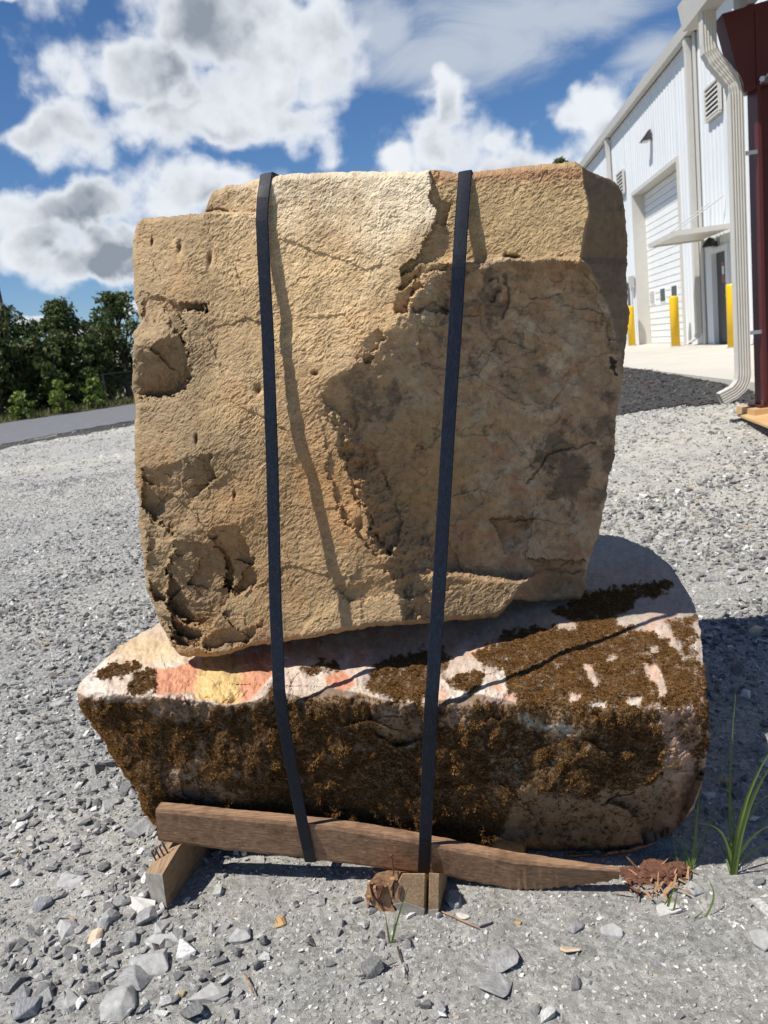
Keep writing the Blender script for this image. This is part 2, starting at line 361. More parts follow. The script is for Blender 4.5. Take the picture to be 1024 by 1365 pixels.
def mossmat():
    m, nt, b = newmat('dry_moss'); b.inputs['Roughness'].default_value = 0.95; b.inputs['Specular IOR Level'].default_value = 0.1
    oi = N(nt, 'ShaderNodeObjectInfo')
    t = N(nt, 'ShaderNodeTexCoord')
    sp = N(nt, 'ShaderNodeSeparateXYZ'); nt.links.new(t.outputs['Object'], sp.inputs[0])
    cr = N(nt, 'ShaderNodeValToRGB'); e = cr.color_ramp.elements
    e[0].color = (0.080, 0.042, 0.015, 1); e[1].color = (0.27, 0.145, 0.050, 1)
    x = e.new(0.55); x.color = (0.160, 0.079, 0.025, 1)
    nt.links.new(oi.outputs['Random'], cr.inputs[0])
    nt.links.new(cr.outputs[0], b.inputs['Base Color'])
    return m
M['moss'] = mossmat()

# ------------------------------------------------------------------ mesh / object helpers
def tag(o, label=None, cat=None, group=None, kind=None):
    if label: o['label'] = label
    if cat: o['category'] = cat
    if group: o['group'] = group
    if kind: o['kind'] = kind
    return o
def empty(name, loc, label, cat, group=None):
    o = bpy.data.objects.new(name, None); COL.objects.link(o); o.location = Vector(loc); o.empty_display_size = 0.1
    return tag(o, label, cat, group)
def link(name, me, mat, parent=None):
    o = bpy.data.objects.new(name, me); COL.objects.link(o)
    if mat is not None and not me.materials: me.materials.append(mat)
    if parent is not None:
        o.parent = parent
        o.matrix_parent_inverse = Matrix.Translation(parent_world(parent)).inverted()
    return o
def parent_world(p):
    v = Vector((0, 0, 0)); v += p.location
    return v                                     # parents are unrotated and their own parents sit at the same inverse
def npmesh(name, verts, faces, smooth=False):
    verts = np.asarray(verts, np.float32); faces = np.asarray(faces, np.int32)
    me = bpy.data.meshes.new(name); n = faces.shape[1]
    me.vertices.add(len(verts)); me.vertices.foreach_set('co', verts.ravel())
    me.loops.add(faces.size); me.loops.foreach_set('vertex_index', faces.ravel())
    me.polygons.add(len(faces)); me.polygons.foreach_set('loop_start', np.arange(len(faces), dtype=np.int32) * n)
    me.polygons.foreach_set('loop_total', np.full(len(faces), n, np.int32))
    me.polygons.foreach_set('use_smooth', np.full(len(faces), smooth)); me.update(); me.validate(); return me
class MB:
    def __init__(s): s.v = []; s.f = []
    def add(s, vs, fs):
        b = len(s.v); s.v += [tuple(map(float, v)) for v in vs]; s.f += [tuple(i + b for i in f) for f in fs]; return s
    def hexa(s, p):                              # 8 points: bottom loop then top loop
        return s.add(p, [(3, 2, 1, 0), (4, 5, 6, 7), (0, 1, 5, 4), (1, 2, 6, 5), (2, 3, 7, 6), (3, 0, 4, 7)])
    def box(s, o, a, b, c):                      # origin corner and three edge vectors
        o, a, b, c = (np.array(q, float) for q in (o, a, b, c))
        return s.hexa([o, o + a, o + a + b, o + b, o + c, o + a + c, o + a + b + c, o + b + c])
    def wbox(s, w0, w1, f0, f1, z0, z1):         # box in building coordinates
        return s.box(bld(w0, f0, z0), WV * (w1 - w0), -LV * (f1 - f0), ZV * (z1 - z0))
    def prism(s, poly, ext):                     # polygon (3-D points) extruded
        n = len(poly); poly = [np.array(p, float) for p in poly]
        return s.add(poly + [p + ext for p in poly], [tuple(range(n))[::-1], tuple(range(n, 2 * n))] + [(k, (k + 1) % n, n + (k + 1) % n, n + k) for k in range(n)])
    def tube(s, pts, r, seg=8, cap=True):
        pts = [np.array(p, float) for p in pts]; rs = r if hasattr(r, '__len__') else [r] * len(pts); rings = []
        up = None
        for k, p in enumerate(pts):
            d = pts[min(k + 1, len(pts) - 1)] - pts[max(k - 1, 0)]; d = d / (np.linalg.norm(d) + 1e-9)
            if up is None: up = np.array([0, 0, 1.0]) if abs(d[2]) < 0.9 else np.array([1.0, 0, 0])
            a = np.cross(d, up); a /= np.linalg.norm(a); b = np.cross(a, d); up = b
            rings.append([p + rs[k] * (math.cos(2 * math.pi * i / seg) * a + math.sin(2 * math.pi * i / seg) * b) for i in range(seg)])
        vs = [v for r_ in rings for v in r_]; fs = []
        for k in range(len(pts) - 1):
            for i in range(seg):
                j = (i + 1) % seg; fs.append((k * seg + i, k * seg + j, (k + 1) * seg + j, (k + 1) * seg + i))
        if cap: fs += [tuple(range(seg))[::-1], tuple(range((len(pts) - 1) * seg, len(pts) * seg))]
        return s.add(vs, fs)
    def build(s, name, mat, parent=None, smooth=False, bevel=0.0):
        me = bpy.data.meshes.new(name); me.from_pydata(s.v, [], s.f); me.update()
        bm = bmesh.new(); bm.from_mesh(me); bmesh.ops.recalc_face_normals(bm, faces=bm.faces)
        if bevel: bmesh.ops.bevel(bm, geom=list(bm.edges), offset=bevel, segments=1, affect='EDGES', clamp_overlap=True)
        bm.to_mesh(me); bm.free()
        if smooth:
            for p in me.polygons: p.use_smooth = True
        return link(name, me, mat, parent)
def setcol(me, col, name='col'):
    a = me.attributes.new(name, 'FLOAT_COLOR', 'POINT'); c = np.ones((len(col), 4), np.float32); c[:, :3] = col
    a.data.foreach_set('color', c.ravel())
def settint(me, t):
    a = me.attributes.new('tint', 'FLOAT', 'POINT'); a.data.foreach_set('value', np.asarray(t, np.float32))
def copy_tree(o, parent=None, shift=None):
    c = o.copy(); COL.objects.link(c)
    if parent is not None: c.parent = parent
    elif shift is not None: c.location = o.location + Vector(shift)
    for ch in list(o.children): copy_tree(ch, c)
    return c
# instancing group: points with rot / scl / idx attributes
def gn_group(name, coll):
    g = bpy.data.node_groups.new(name, 'GeometryNodeTree')
    g.interface.new_socket('Geometry', in_out='INPUT', socket_type='NodeSocketGeometry')
    g.interface.new_socket('Geometry', in_out='OUTPUT', socket_type='NodeSocketGeometry')
    n = g.nodes; i = n.new('NodeGroupInput'); o = n.new('NodeGroupOutput'); ip = n.new('GeometryNodeInstanceOnPoints')
    ci = n.new('GeometryNodeCollectionInfo'); ci.inputs['Collection'].default_value = coll
    ci.inputs['Separate Children'].default_value = True; ci.inputs['Reset Children'].default_value = True
    ip.inputs['Pick Instance'].default_value = True
    def attr(nm, ty):
        a = n.new('GeometryNodeInputNamedAttribute'); a.data_type = ty; a.inputs['Name'].default_value = nm
        return next(s for s in a.outputs if s.enabled and s.name == 'Attribute')
    er = n.new('FunctionNodeEulerToRotation')
    L = g.links.new
    L(i.outputs[0], ip.inputs['Points']); L(ci.outputs[0], ip.inputs['Instance']); L(attr('idx', 'INT'), ip.inputs['Instance Index'])
    L(attr('rot', 'FLOAT_VECTOR'), er.inputs[0]); L(er.outputs[0], ip.inputs['Rotation']); L(attr('scl', 'FLOAT_VECTOR'), ip.inputs['Scale'])
    L(ip.outputs[0], o.inputs[0]); return g
def scatter(name, pts, rot, scl, coll, parent=None):
    me = bpy.data.meshes.new(name); me.vertices.add(len(pts)); me.vertices.foreach_set('co', np.asarray(pts, np.float32).ravel())
    for nm, ty, dat, key in (('rot', 'FLOAT_VECTOR', rot, 'vector'), ('scl', 'FLOAT_VECTOR', scl, 'vector')):
        a = me.attributes.new(nm, ty, 'POINT'); a.data.foreach_set(key, np.asarray(dat, np.float32).ravel())
    a = me.attributes.new('idx', 'INT', 'POINT'); a.data.foreach_set('value', RNG.integers(0, len(coll.objects), len(pts)).astype(np.int32))
    o = bpy.data.objects.new(name, me); COL.objects.link(o)
    md = o.modifiers.new('scatter', 'NODES'); md.node_group = gn_group(name, coll)
    if parent is not None: o.parent = parent; o.matrix_parent_inverse = Matrix.Translation(parent_world(parent)).inverted()
    return o
def hull_mesh(name, npts, sx, sy, sz, seed, rough=0.25, bev=0.0):
    r = np.random.default_rng(seed); bm = bmesh.new()
    for k in range(npts):
        v = r.normal(size=3); v /= np.linalg.norm(v); v *= 1 + rough * r.uniform(-1, 0.4)
        v = np.sign(v) * np.abs(v) ** 0.8
        bm.verts.new((v[0] * sx, v[1] * sy, v[2] * sz))
    res = bmesh.ops.convex_hull(bm, input=bm.verts)
    bmesh.ops.delete(bm, geom=list({g for g in res['geom_interior'] + res['geom_unused'] if isinstance(g, bmesh.types.BMVert)}), context='VERTS')
    if bev:
        bmesh.ops.dissolve_limit(bm, angle_limit=math.radians(14), verts=bm.verts, edges=bm.edges)
        bmesh.ops.bevel(bm, geom=list(bm.edges), offset=bev, segments=1, affect='EDGES', clamp_overlap=True)
    bmesh.ops.recalc_face_normals(bm, faces=bm.faces)
    me = bpy.data.meshes.new(name); bm.to_mesh(me); bm.free(); return me
# ================================================================== SETTING
def gh(x, y):
    """height of the yard: level round the stones, rising to the building and the road"""
    x = np.asarray(x, float); y = np.asarray(y, float)
    u = np.maximum(0, y - 2.3)
    k = 0.042 + 0.058 * sstep(x, 0.5, 3.8)
    h = u * k
    h = np.where(h > 0.45, 0.45 + 0.15 * (1 - np.exp(-(h - 0.45) / 0.15)), h)
    w = 0.012 * fbm2(x, y, 1.3, 3, seed=2.0) + 0.02 * fbm2(x, y, 0.35, 2, seed=5.0) * sstep(y, 2.5, 6)
    return h + w * (1 - 0.7 * sstep(y, 12, 25))
def grid_sheet(name, xs, ys, dz, mat):
    X, Y = np.meshgrid(xs, ys); Z = gh(X, Y) + dz; nx, ny = len(xs), len(ys)
    I = np.arange(nx * ny).reshape(ny, nx)
    F = np.stack([I[:-1, :-1].ravel(), I[:-1, 1:].ravel(), I[1:, 1:].ravel(), I[1:, :-1].ravel()], -1)
    return link(name, npmesh(name, np.stack([X, Y, Z], -1).reshape(-1, 3), F, True), mat)
def axis(segs):
    out = []
    for a, b, s in segs: out.append(np.arange(a, b, s))
    return np.concatenate(out + [[segs[-1][1]]])
g = grid_sheet('ground', axis([(-900, -60, 60), (-60, -8, 2), (-8, -2.4, 0.25), (-2.4, 2.4, 0.03), (2.4, 8, 0.2), (8, 60, 2), (60, 900, 60)]),
               axis([(-40, -4, 4), (-4, 1, 0.25), (1, 4.4, 0.03), (4.4, 9, 0.12), (9, 30, 0.6), (30, 100, 5), (100, 1500, 100)]), 0.0, M['ground'])
tag(g, kind='structure')
def poly_sheet(name, poly, mat, dz, step, kind='structure'):
    """a sheet that follows the yard, trimmed to a plan polygon with a slightly ragged edge"""
    p = np.array(poly); xs = np.arange(p[:, 0].min(), p[:, 0].max() + step, step); ys = np.arange(p[:, 1].min(), p[:, 1].max() + step, step)
    X, Y = np.meshgrid(xs, ys); nx, ny = len(xs), len(ys)
    ins = inpoly(X + 0.12 * fbm2(X, Y, 2.0, 3, seed=9), Y + 0.12 * fbm2(X, Y, 2.0, 3, seed=12), poly)
    I = np.arange(nx * ny).reshape(ny, nx)
    F = np.stack([I[:-1, :-1].ravel(), I[:-1, 1:].ravel(), I[1:, 1:].ravel(), I[1:, :-1].ravel()], -1)
    keep = ins.ravel()[F].all(1); F = F[keep]; used = np.unique(F); mp = np.full(nx * ny, -1); mp[used] = np.arange(len(used))
    V = np.stack([X, Y, gh(X, Y) + dz], -1).reshape(-1, 3)[used]
    o = link(name, npmesh(name, V, mp[F], True), mat); tag(o, kind=kind); return o
# road beyond the yard on the left
RZ = 0.55
ra, rb = onz(0, 592, RZ), onz(178, 562, RZ); rc, rd_ = onz(0, 567, RZ), onz(180, 541, RZ)
rdir = (rb - ra) / np.linalg.norm(rb - ra)
fdir = (rd_ - rc) / np.linalg.norm(rd_ - rc)
rdv = (rdir + fdir) / 2; rdv /= np.linalg.norm(rdv)
ras, rae = ra - rdv * 18, ra + rdv * 60
rcs, rce = rc - rdv * 18, rc + rdv * 60
def flat_poly(name, poly, z0, z1, mat):
    mb = MB(); mb.prism([np.array([p[0], p[1], z0]) for p in poly], np.array([0, 0, z1 - z0])); return mb.build(name, mat)
perp = np.array([-rdv[1], rdv[0], 0.0])
road = poly_sheet('road', [tuple(q[:2]) for q in (ras, rae, rce + perp, rcs + perp)], M['asphalt'], 0.016, 0.35)
verge = flat_poly('grass_verge', [rcs, rce, rce + perp * 60, rcs + perp * 60], RZ - 0.1, 0.64, M['verge']); tag(verge, kind='structure')
dverge = poly_sheet('road_shoulder', [tuple(q[:2]) for q in (ras - perp * 1.0, rae - perp * 1.0, rae + perp * .3, ras + perp * .3)], M['bank'], 0.008, 0.3)
# concrete apron along the building, with a sawn joint pattern as separate slabs
apron = bpy.data.objects.new('concrete_apron', None); COL.objects.link(apron); tag(apron, kind='structure')
PE = 3.05
wcur = 5.5
while wcur < 60:
    for (f0, f1) in ((-0.3, 1.52), (1.53, PE)):
        MB().wbox(wcur, wcur + 3.99, f0, f1, PADZ - 0.16, PADZ).build('slab', M['concrete'], apron)
    wcur += 4.0
def wl(w, l): p = WV * w + LV * l; return (p[0], p[1])
BANK = [(3.65, 6.95), (3.30, 7.25), (2.85, 7.55), (2.2, 7.95), (1.3, 8.7), (0.9, 10.5), (1.2, 14.5), wl(22, 2.4), wl(22, WALL_D - PE + 0.06), wl(6.8, WALL_D - PE + 0.06)]
bank = poly_sheet('dark_gravel_bank', BANK, M['bank'], 0.012, 0.1)

# ================================================================== WHITE METAL BUILDING
Bo = empty('metal_building', bld(20, 0, PADZ), 'white ribbed metal warehouse with tall overhead door and cream gutter', 'building')
EAVE = 7.2
OH0, OH1, OHT = 20.32, 24.75, 4.96            # overhead door opening
ED0, ED1, EDT = 17.15, 18.12, 2.62            # entry door opening
FD0, FD1, FDT = 25.55, 26.5, 2.62             # far entry door
def ribbed(w0, w1, z0, z1):
    mb = MB(); prof = []; w = w0; pitch = 0.23
    while w < w1 - 1e-6:
        e = min(w + pitch, w1)
        for t, o in ((0, 0.0), (0.62, 0.0), (0.74, 0.012), (0.88, 0.012)):
            if w + t * pitch < e: prof.append((w + t * pitch, o))
        w = e
    prof.append((w1, 0.0)); vs = []; fs = []
    for (a, o) in prof: vs += [bld(a, o, z0), bld(a, o, z1)]
    for k in range(len(prof) - 1): fs.append((2 * k, 2 * k + 2, 2 * k + 3, 2 * k + 1))
    b = len(vs); vs += [bld(prof[0][0], -0.2, z0), bld(prof[0][0], -0.2, z1), bld(prof[-1][0], -0.2, z0), bld(prof[-1][0], -0.2, z1)]
    fs += [(b, 0, 1, b + 1), (2 * len(prof) - 2, b + 2, b + 3, 2 * len(prof) - 1), (b, b + 1, b + 3, b + 2)]
    mb.add(vs, fs); return mb
for (a, b_, z0) in ((9.0, ED0, PADZ), (ED0, ED1, EDT), (ED1, OH0, PADZ), (OH0, OH1, OHT), (OH1, FD0, PADZ), (FD0, FD1, FDT), (FD1, 48.0, PADZ)):
    ribbed(a, b_, z0 + 0.003, EAVE).build('wall_panel', M['white_panel'], Bo)
MB().wbox(48.0, 48.1, -12, -0.01, PADZ, EAVE).build('wall_panel', M['white_panel'], Bo)
MB().wbox(9.0, 9.1, -12, -0.21, PADZ, EAVE).build('wall_panel', M['white_panel'], Bo)
MB().wbox(9.0, 48.1, -12.1, -12.0, PADZ, EAVE + 1.2).build('wall_panel', M['white_panel'], Bo)
rf = MB(); rf.hexa([bld(8.9, 0.02, EAVE + .10), bld(48.2, 0.02, EAVE + .10), bld(48.2, -12.2, EAVE + 1.3), bld(8.9, -12.2, EAVE + 1.3),
                    bld(8.9, 0.02, EAVE + .16), bld(48.2, 0.02, EAVE + .16), bld(48.2, -12.2, EAVE + 1.36), bld(8.9, -12.2, EAVE + 1.36)])
rf.build('roof', M['white_panel'], Bo)
gt = MB(); gt.prism([bld(8.9, 0.036, EAVE + .0), bld(8.9, 0.20, EAVE - .01), bld(8.9, 0.235, EAVE + .20), bld(8.9, 0.22, EAVE + .215), bld(8.9, 0.036, EAVE + .19)], WV * 39.3)
gt.build('gutter', M['cream'], Bo)
def wall_downspout(w, kick):
    mb = MB(); pth = [(0.12, EAVE - .02), (0.12, EAVE - .12), (0.10, EAVE - .3), (0.10, PADZ + .28), (0.13, PADZ + .18), (0.30, PADZ + .08)]
    for k in range(len(pth) - 1):
        (f0, z0), (f1, z1) = pth[k], pth[k + 1]
        mb.hexa([bld(w - .07, f1 - .05, z1), bld(w + .07, f1 - .05, z1), bld(w + .07, f1 + .06, z1), bld(w - .07, f1 + .06, z1),
                 bld(w - .07, f0 - .05, z0), bld(w + .07, f0 - .05, z0), bld(w + .07, f0 + .06, z0), bld(w - .07, f0 + .06, z0)])
    return mb.build('downspout', M['cream'], Bo)
for w in (18.95, 27.35, 36.0): wall_downspout(w, 1)
MB().wbox(18.62, 18.74, 0.036, 0.07, PADZ + .01, EAVE - .02).build('corner_trim', M['cream'], Bo)
# louvres
def louvre(w0, w1, z0, z1):
    fr = MB(); fr.wbox(w0, w1, 0.035, 0.05, z0 + 0.03, z1 - 0.03); back = fr.build('louvre', M['dark_door'], Bo)
    f2 = MB()
    f2.wbox(w0 - .03, w1 + .03, 0.036, 0.10, z0, z0 + .04); f2.wbox(w0 - .03, w1 + .03, 0.036, 0.10, z1 - .04, z1)
    f2.wbox(w0 - .04, w0 + .01, 0.036, 0.099, z0 + .041, z1 - .041); f2.wbox(w1 - .01, w1 + .04, 0.036, 0.099, z0 + .041, z1 - .041)
    f2.build('frame', M['cream'], back)
    n = 6
    for k in range(n):
        z = z0 + .06 + (z1 - z0 - .1) * k / n
        s = MB(); s.hexa([bld(w0 + .012, 0.052, z + .075), bld(w1 - .012, 0.052, z + .075), bld(w1 - .012, 0.095, z + .0), bld(w0 + .012, 0.095, z + .0),
                          bld(w0 + .012, 0.052, z + .085), bld(w1 - .012, 0.052, z + .085), bld(w1 - .012, 0.095, z + .01), bld(w0 + .012, 0.095, z + .01)])
        s.build('slat', M['cream'], back)
louvre(17.2, 17.98, 5.2, 5.86); louvre(25.6, 26.4, 5.18, 5.9)
# overhead door
ohp = MB(); ohp.wbox(OH0 + .01, OH1 - .01, -0.36, -0.34, PADZ + .01, OHT - .01); oh = ohp.build('overhead_door', M['cream'], Bo)
nsec = 8; sh = (OHT - PADZ - .02) / nsec
for k in range(nsec):
    z0 = PADZ + .012 + k * sh; p = MB()
    for (a, b_) in ((0.0, 0.30), (0.33, 0.64), (0.67, 0.965)):
        p.wbox(OH0 + .012, OH1 - .012, -0.338, -0.30, z0 + a * sh, z0 + b_ * sh)
    p.build('section', M['door_white'], oh)
zw = PADZ + 2 * sh + .10
for k in range(4):
    w = OH0 + .42 + k * 1.12
    fr = MB(); fr.wbox(w - .04, w + .50, -0.30, -0.285, zw - .04, zw + .38)
    fo = fr.build('window', M['door_white'], oh)
    if k != 3:
        MB().wbox(w, w + .46, -0.2845, -0.278, zw, zw + .34).build('pane', M['dark_glass'], oh)
    else:
        MB().wbox(w, w + .46, -0.2845, -0.278, zw, zw + .34).build('pane', M['grey_trim'], oh)
jm = MB(); jm.wbox(OH1 - .004, OH1 + .10, -0.4, 0.045, PADZ + .004, OHT + .10); jm.wbox(OH0 - .10, OH0 + .004, -0.4, 0.045, PADZ + .004, OHT + .10)
jm.wbox(OH0 + .005, OH1 - .005, -0.4, 0.046, OHT - .004, OHT + .101); jm.build('door_frame', M['cream'], Bo)
# entry doors
def entry(w0, w1, zt, notice):
    d = MB().wbox(w0 + .09, w1 - .05, -0.10, -0.06, PADZ + .03, zt - .06).build('entry_door', M['dark_door'], Bo)
    f = MB(); f.wbox(w1 - .05, w1 + .03, -0.12, 0.05, PADZ + .004, zt + .05); f.wbox(w0 - .03, w0 + .09, -0.12, 0.05, PADZ + .004, zt + .05)
    f.wbox(w0 + .091, w1 - .051, -0.12, 0.049, zt - .06, zt + .049); f.build('door_frame', M['white_panel'], Bo)
    MB().wbox(w0 + .16, w0 + .28, -0.06, 0.0, PADZ + 1.0, PADZ + 1.04).build('handle', M['steel'], d)
    if notice:
        MB().wbox(w0 + .46, w0 + .60, -0.0595, -0.056, PADZ + 1.30, PADZ + 1.46).build('red_notice', M['paper_red'], d)
        MB().wbox(w0 + .47, w0 + .59, -0.0595, -0.056, PADZ + 1.47, PADZ + 1.64).build('white_notice', M['paper'], d)
        MB().wbox(w0 + .44, w0 + .62, -0.0595, -0.056, PADZ + 1.65, PADZ + 1.72).build('red_notice', M['paper_red'], d)
entry(ED0, ED1, EDT, True); entry(FD0, FD1, FDT, False)
# canopy over the entry door
cp = MB(); cp.wbox(16.6, 18.55, 0.04, 1.18, 2.93, 2.96); c0 = cp.build('canopy', M['cream'], Bo)
fb = MB(); fb.wbox(16.56, 18.6, 1.18, 1.23, 2.90, 3.00); fb.wbox(16.56, 16.62, 0.04, 1.18, 2.901, 2.999); fb.wbox(18.54, 18.6, 0.04, 1.18, 2.901, 2.999); fb.build('fascia', M['cream'], c0)
for w in (17.2, 18.1): MB().tube([bld(w, 1.1, 3.0), bld(w, 0.05, 3.62)], 0.014, 6).build('support_rod', M['grey_trim'], c0)
# lamps
def lamp_dome(w, z, s):
    mb = MB(); mb.wbox(w - .04 * s, w + .04 * s, 0.035, 0.12 * s, z - .05 * s, z + .10 * s)
    ring = [(0.02, .22), (0.10, .17), (0.2, .02), (0.21, -.03)]
    vs = []; fs = []
    n = 10
    for (r, h) in ring:
        for i in range(n):
            a = 2 * math.pi * i / n; vs.append(bld(w + s * r * math.cos(a), 0.24 * s + s * r * math.sin(a), z + s * h))
    for k in range(3):
        for i in range(n): fs.append((k * n + i, k * n + (i + 1) % n, (k + 1) * n + (i + 1) % n, (k + 1) * n + i))
    fs.append(tuple(range(3 * n, 4 * n))); mb.add(vs, fs)
    o = mb.build('door_lamp', M['black_metal'], Bo)
    MB().tube([bld(w, 0.24 * s, z - .035 * s), bld(w, 0.24 * s, z - .1 * s)], 0.07 * s, 8).build('bulb_cover', M['paper'], o)
lamp_dome(17.72, 2.72, 0.75)
fl = MB(); fl.hexa([bld(22.32, 0.036, 5.98), bld(22.64, 0.036, 5.98), bld(22.64, 0.30, 5.95), bld(22.32, 0.30, 5.95),
                    bld(22.42, 0.036, 6.22), bld(22.54, 0.036, 6.22), bld(22.54, 0.08, 6.21), bld(22.42, 0.08, 6.21)])
wl_ = fl.build('wall_light', M['black_metal'], Bo)
MB().wbox(22.36, 22.6, 0.08, 0.26, 5.925, 5.948).build('lens', M['paper'], wl_)
bx_ = MB(); bx_.wbox(25.05, 25.3, 0.036, 0.16, 2.35, 2.7); bx_.tube([bld(25.17, 0.1, 2.36), bld(25.17, 0.1, PADZ + 0.02)], 0.022, 6); bx_.build('conduit_box', M['grey_trim'], Bo)
# bollards
for k, (px, py, lab) in enumerate([(843, 461, 'yellow bollard just beside the stone, far side of the overhead door'),
                                   (901, 462, 'yellow bollard standing in front of the white overhead door'),
                                   (978, 463.5, 'yellow bollard before the dark entry door, next to the downspout')]):
    p = onz(px, py, PADZ); root = empty('bollard', p, lab, 'bollard', 'yellow bollards on the concrete apron')
    H = (1.19, 1.20, 1.19)[k]; mb = MB(); rs = [0.105, 0.105, 0.10, 0.075, 0.03]; zs = [0.0, H - .05, H - .02, H - .005, H]
    mb.tube([p + ZV * z for z in zs], rs, 18); mb.build('sleeve', M['yellow'], root, smooth=True)
    MB().tube([p + ZV * 0.001, p + ZV * 0.02], 0.125, 18).build('base_ring', M['grey_trim'], root)

# ================================================================== RED STEEL SHED at the right edge
SW, SL = 6.85, 2.62
def sh_(w, l, z): return WV * w + LV * l + ZV * z
SZ = 0.47
So = empty('steel_shed', sh_(SW, SL, SZ), 'open dark red steel frame shed with cream gutter and downspout', 'shed')
def sbox(mb, w0, w1, l0, l1, z0, z1): return mb.box(sh_(w0, l0, z0), WV * (w1 - w0), LV * (l1 - l0), ZV * (z1 - z0))
def column(w):
    c = MB(); sbox(c, w - .10, w + .10, SL, SL + .026, SZ + .06, 3.55); sbox(c, w - .006, w + .006, SL + .0262, SL + .40, SZ + .06, 3.55)
    sbox(c, w - .10, w + .10, SL + .4002, SL + .426, SZ + .06, 3.55)
    co = c.build('column', M['red_steel'], So)
    b = MB(); sbox(b, w - .14, w + .14, SL - .05, SL + .48, SZ + .04, SZ + .059); b.build('base_plate', M['red_steel'], co)
    for dl in (-.02, .2, .44):
        MB().tube([sh_(w - .12, SL + dl, SZ + .059), sh_(w - .12, SL + dl, SZ + .10)], 0.014, 6).build('anchor_bolt', M['rust'], co)
    sl = MB(); sbox(sl, w - .2, w + .2, SL - .12, SL + 1.2, SZ - .10, SZ + .038); sl.build('timber_sill', M['plywood'], co)
column(SW); column(SW - 5.5)
# rafters: tapered, deeper at the column
for w in (SW, SW - 5.5):
    r = MB(); z0 = 3.55
    r.hexa([sh_(w - .09, SL - .10, 2.98), sh_(w + .09, SL - .10, 2.98), sh_(w + .09, SL + 4.5, 3.75), sh_(w - .09, SL + 4.5, 3.75),
            sh_(w - .09, SL - .24, 3.56), sh_(w + .09, SL - .24, 3.56), sh_(w + .09, SL + 4.5, 4.15), sh_(w - .09, SL + 4.5, 4.15)])
    r.build('rafter', M['shaded_steel'], So)
for k in range(5):
    l = SL - .05 + k * 1.05; p = MB(); zz = 3.60 + k * 1.05 * .128; sbox(p, SW - 5.9, SW + .2, l, l + .06, zz, zz + .15); p.build('purlin', M['grey_trim'], So)
rr = MB(); rr.hexa([sh_(SW - 6, SL - .30, 3.735), sh_(SW + .27, SL - .30, 3.735), sh_(SW + .27, SL + 4.6, 4.37), sh_(SW - 6, SL + 4.6, 4.37),
                    sh_(SW - 6, SL - .30, 3.765), sh_(SW + .27, SL - .30, 3.765), sh_(SW + .27, SL + 4.6, 4.40), sh_(SW - 6, SL + 4.6, 4.40)])
rr.build('roof', M['cream'], So)
gg = MB(); gg.prism([sh_(SW - 6, SL - .27, 3.60), sh_(SW - 6, SL - .42, 3.60), sh_(SW - 6, SL - .455, 3.79), sh_(SW - 6, SL - .44, 3.80), sh_(SW - 6, SL - .27, 3.77)], WV * 6.3)
gg.build('gutter', M['cream'], So)
cb = MB(); cb.tube([sh_(SW - .12, SL + .02, 3.02), sh_(SW - 5.4, SL + .6, 4.2)], 0.011, 6); cb.tube([sh_(SW - .2, SL + .0, 3.03), sh_(SW - .05, SL + .1, 3.04)], 0.022, 6); cb.build('brace_cable', M['steel'], So)
# corrugated rectangular downspout
def spout_prof(wd, dp):
    pts = []; n = 5
    for k in range(n + 1):                      # face towards the camera: ribs
        x = -wd / 2 + wd * k / n; pts.append((x, -dp / 2)); 
        if k < n:
            pts.append((x + wd / n * .35, -dp / 2)); pts.append((x + wd / n * .5, -dp / 2 + .007)); pts.append((x + wd / n * .85, -dp / 2 + .007))
    pts += [(wd / 2, dp / 2), (-wd / 2, dp / 2)]
    return pts
DSL = SL - .15
path = [(DSL - .19, 3.61), (DSL - .19, 3.38), (DSL - .185, 3.32), (DSL - .15, 3.25), (DSL - .06, 3.13), (DSL - .015, 3.07), (DSL, 3.0), (DSL, 2.98)]
low = [(DSL, 0.86, 0), (DSL, 0.80, 0), (DSL - .01, 0.745, .0), (DSL - .035, 0.70, .0), (DSL - .075, 0.665, .0), (DSL - .13, 0.64, .0), (DSL - .19, 0.615, .0)]
full = [(l, z) for l, z in path] + [(DSL, 2.4), (DSL, 1.6)] + [(l, z) for l, z, _ in low]
fine = []
for k in range(len(full) - 1):
    a, b_ = np.array(full[k]), np.array(full[k + 1]); n = max(1, int(np.linalg.norm(b_ - a) / 0.03)) if np.linalg.norm(b_ - a) < .2 else 1
    for j in range(n): fine.append(a + (b_ - a) * j / n)
fine.append(np.array(full[-1])); prof = spout_prof(.105, .085); vs = []; fs = []; m_ = len(prof)
for k, q in enumerate(fine):
    t = fine[min(k + 1, len(fine) - 1)] - fine[max(k - 1, 0)]; t = t / np.linalg.norm(t)
    ax = np.array([-t[1], t[0]])                # across, in the (lateral, z) plane
    crimp = 1 + (0.05 if (k % 2 and abs(t[0]) > .02) else 0)
    for (a, c) in prof:
        l, z = q + ax * a * crimp; vs.append(sh_(SW - .05 + c * crimp, l, z))
for k in range(len(fine) - 1):
    for i in range(m_):
        j = (i + 1) % m_; fs.append((k * m_ + i, k * m_ + j, (k + 1) * m_ + j, (k + 1) * m_ + i))
ds = MB().add(vs, fs).build('downspout', M['cream'], So)
for z in (2.52, 1.12):
    s = MB(); sbox(s, SW - .085, SW - .06, DSL + .048, DSL + .16, z, z + .03); s.build('strap_bracket', M['steel'], ds)
# plywood sheet lying by the column, concrete splash bits
pl = MB(); pc = [onz(984, 555, .44), onz(1024, 571, .43), onz(1100, 560, .45), onz(1060, 543, .47)]
pl.prism([p for p in pc], np.array([0, 0, .018])); tag(pl.build('plywood_sheet', M['plywood'], None), 'bare yellow plywood sheet lying on the gravel beside the red column', 'plywood')
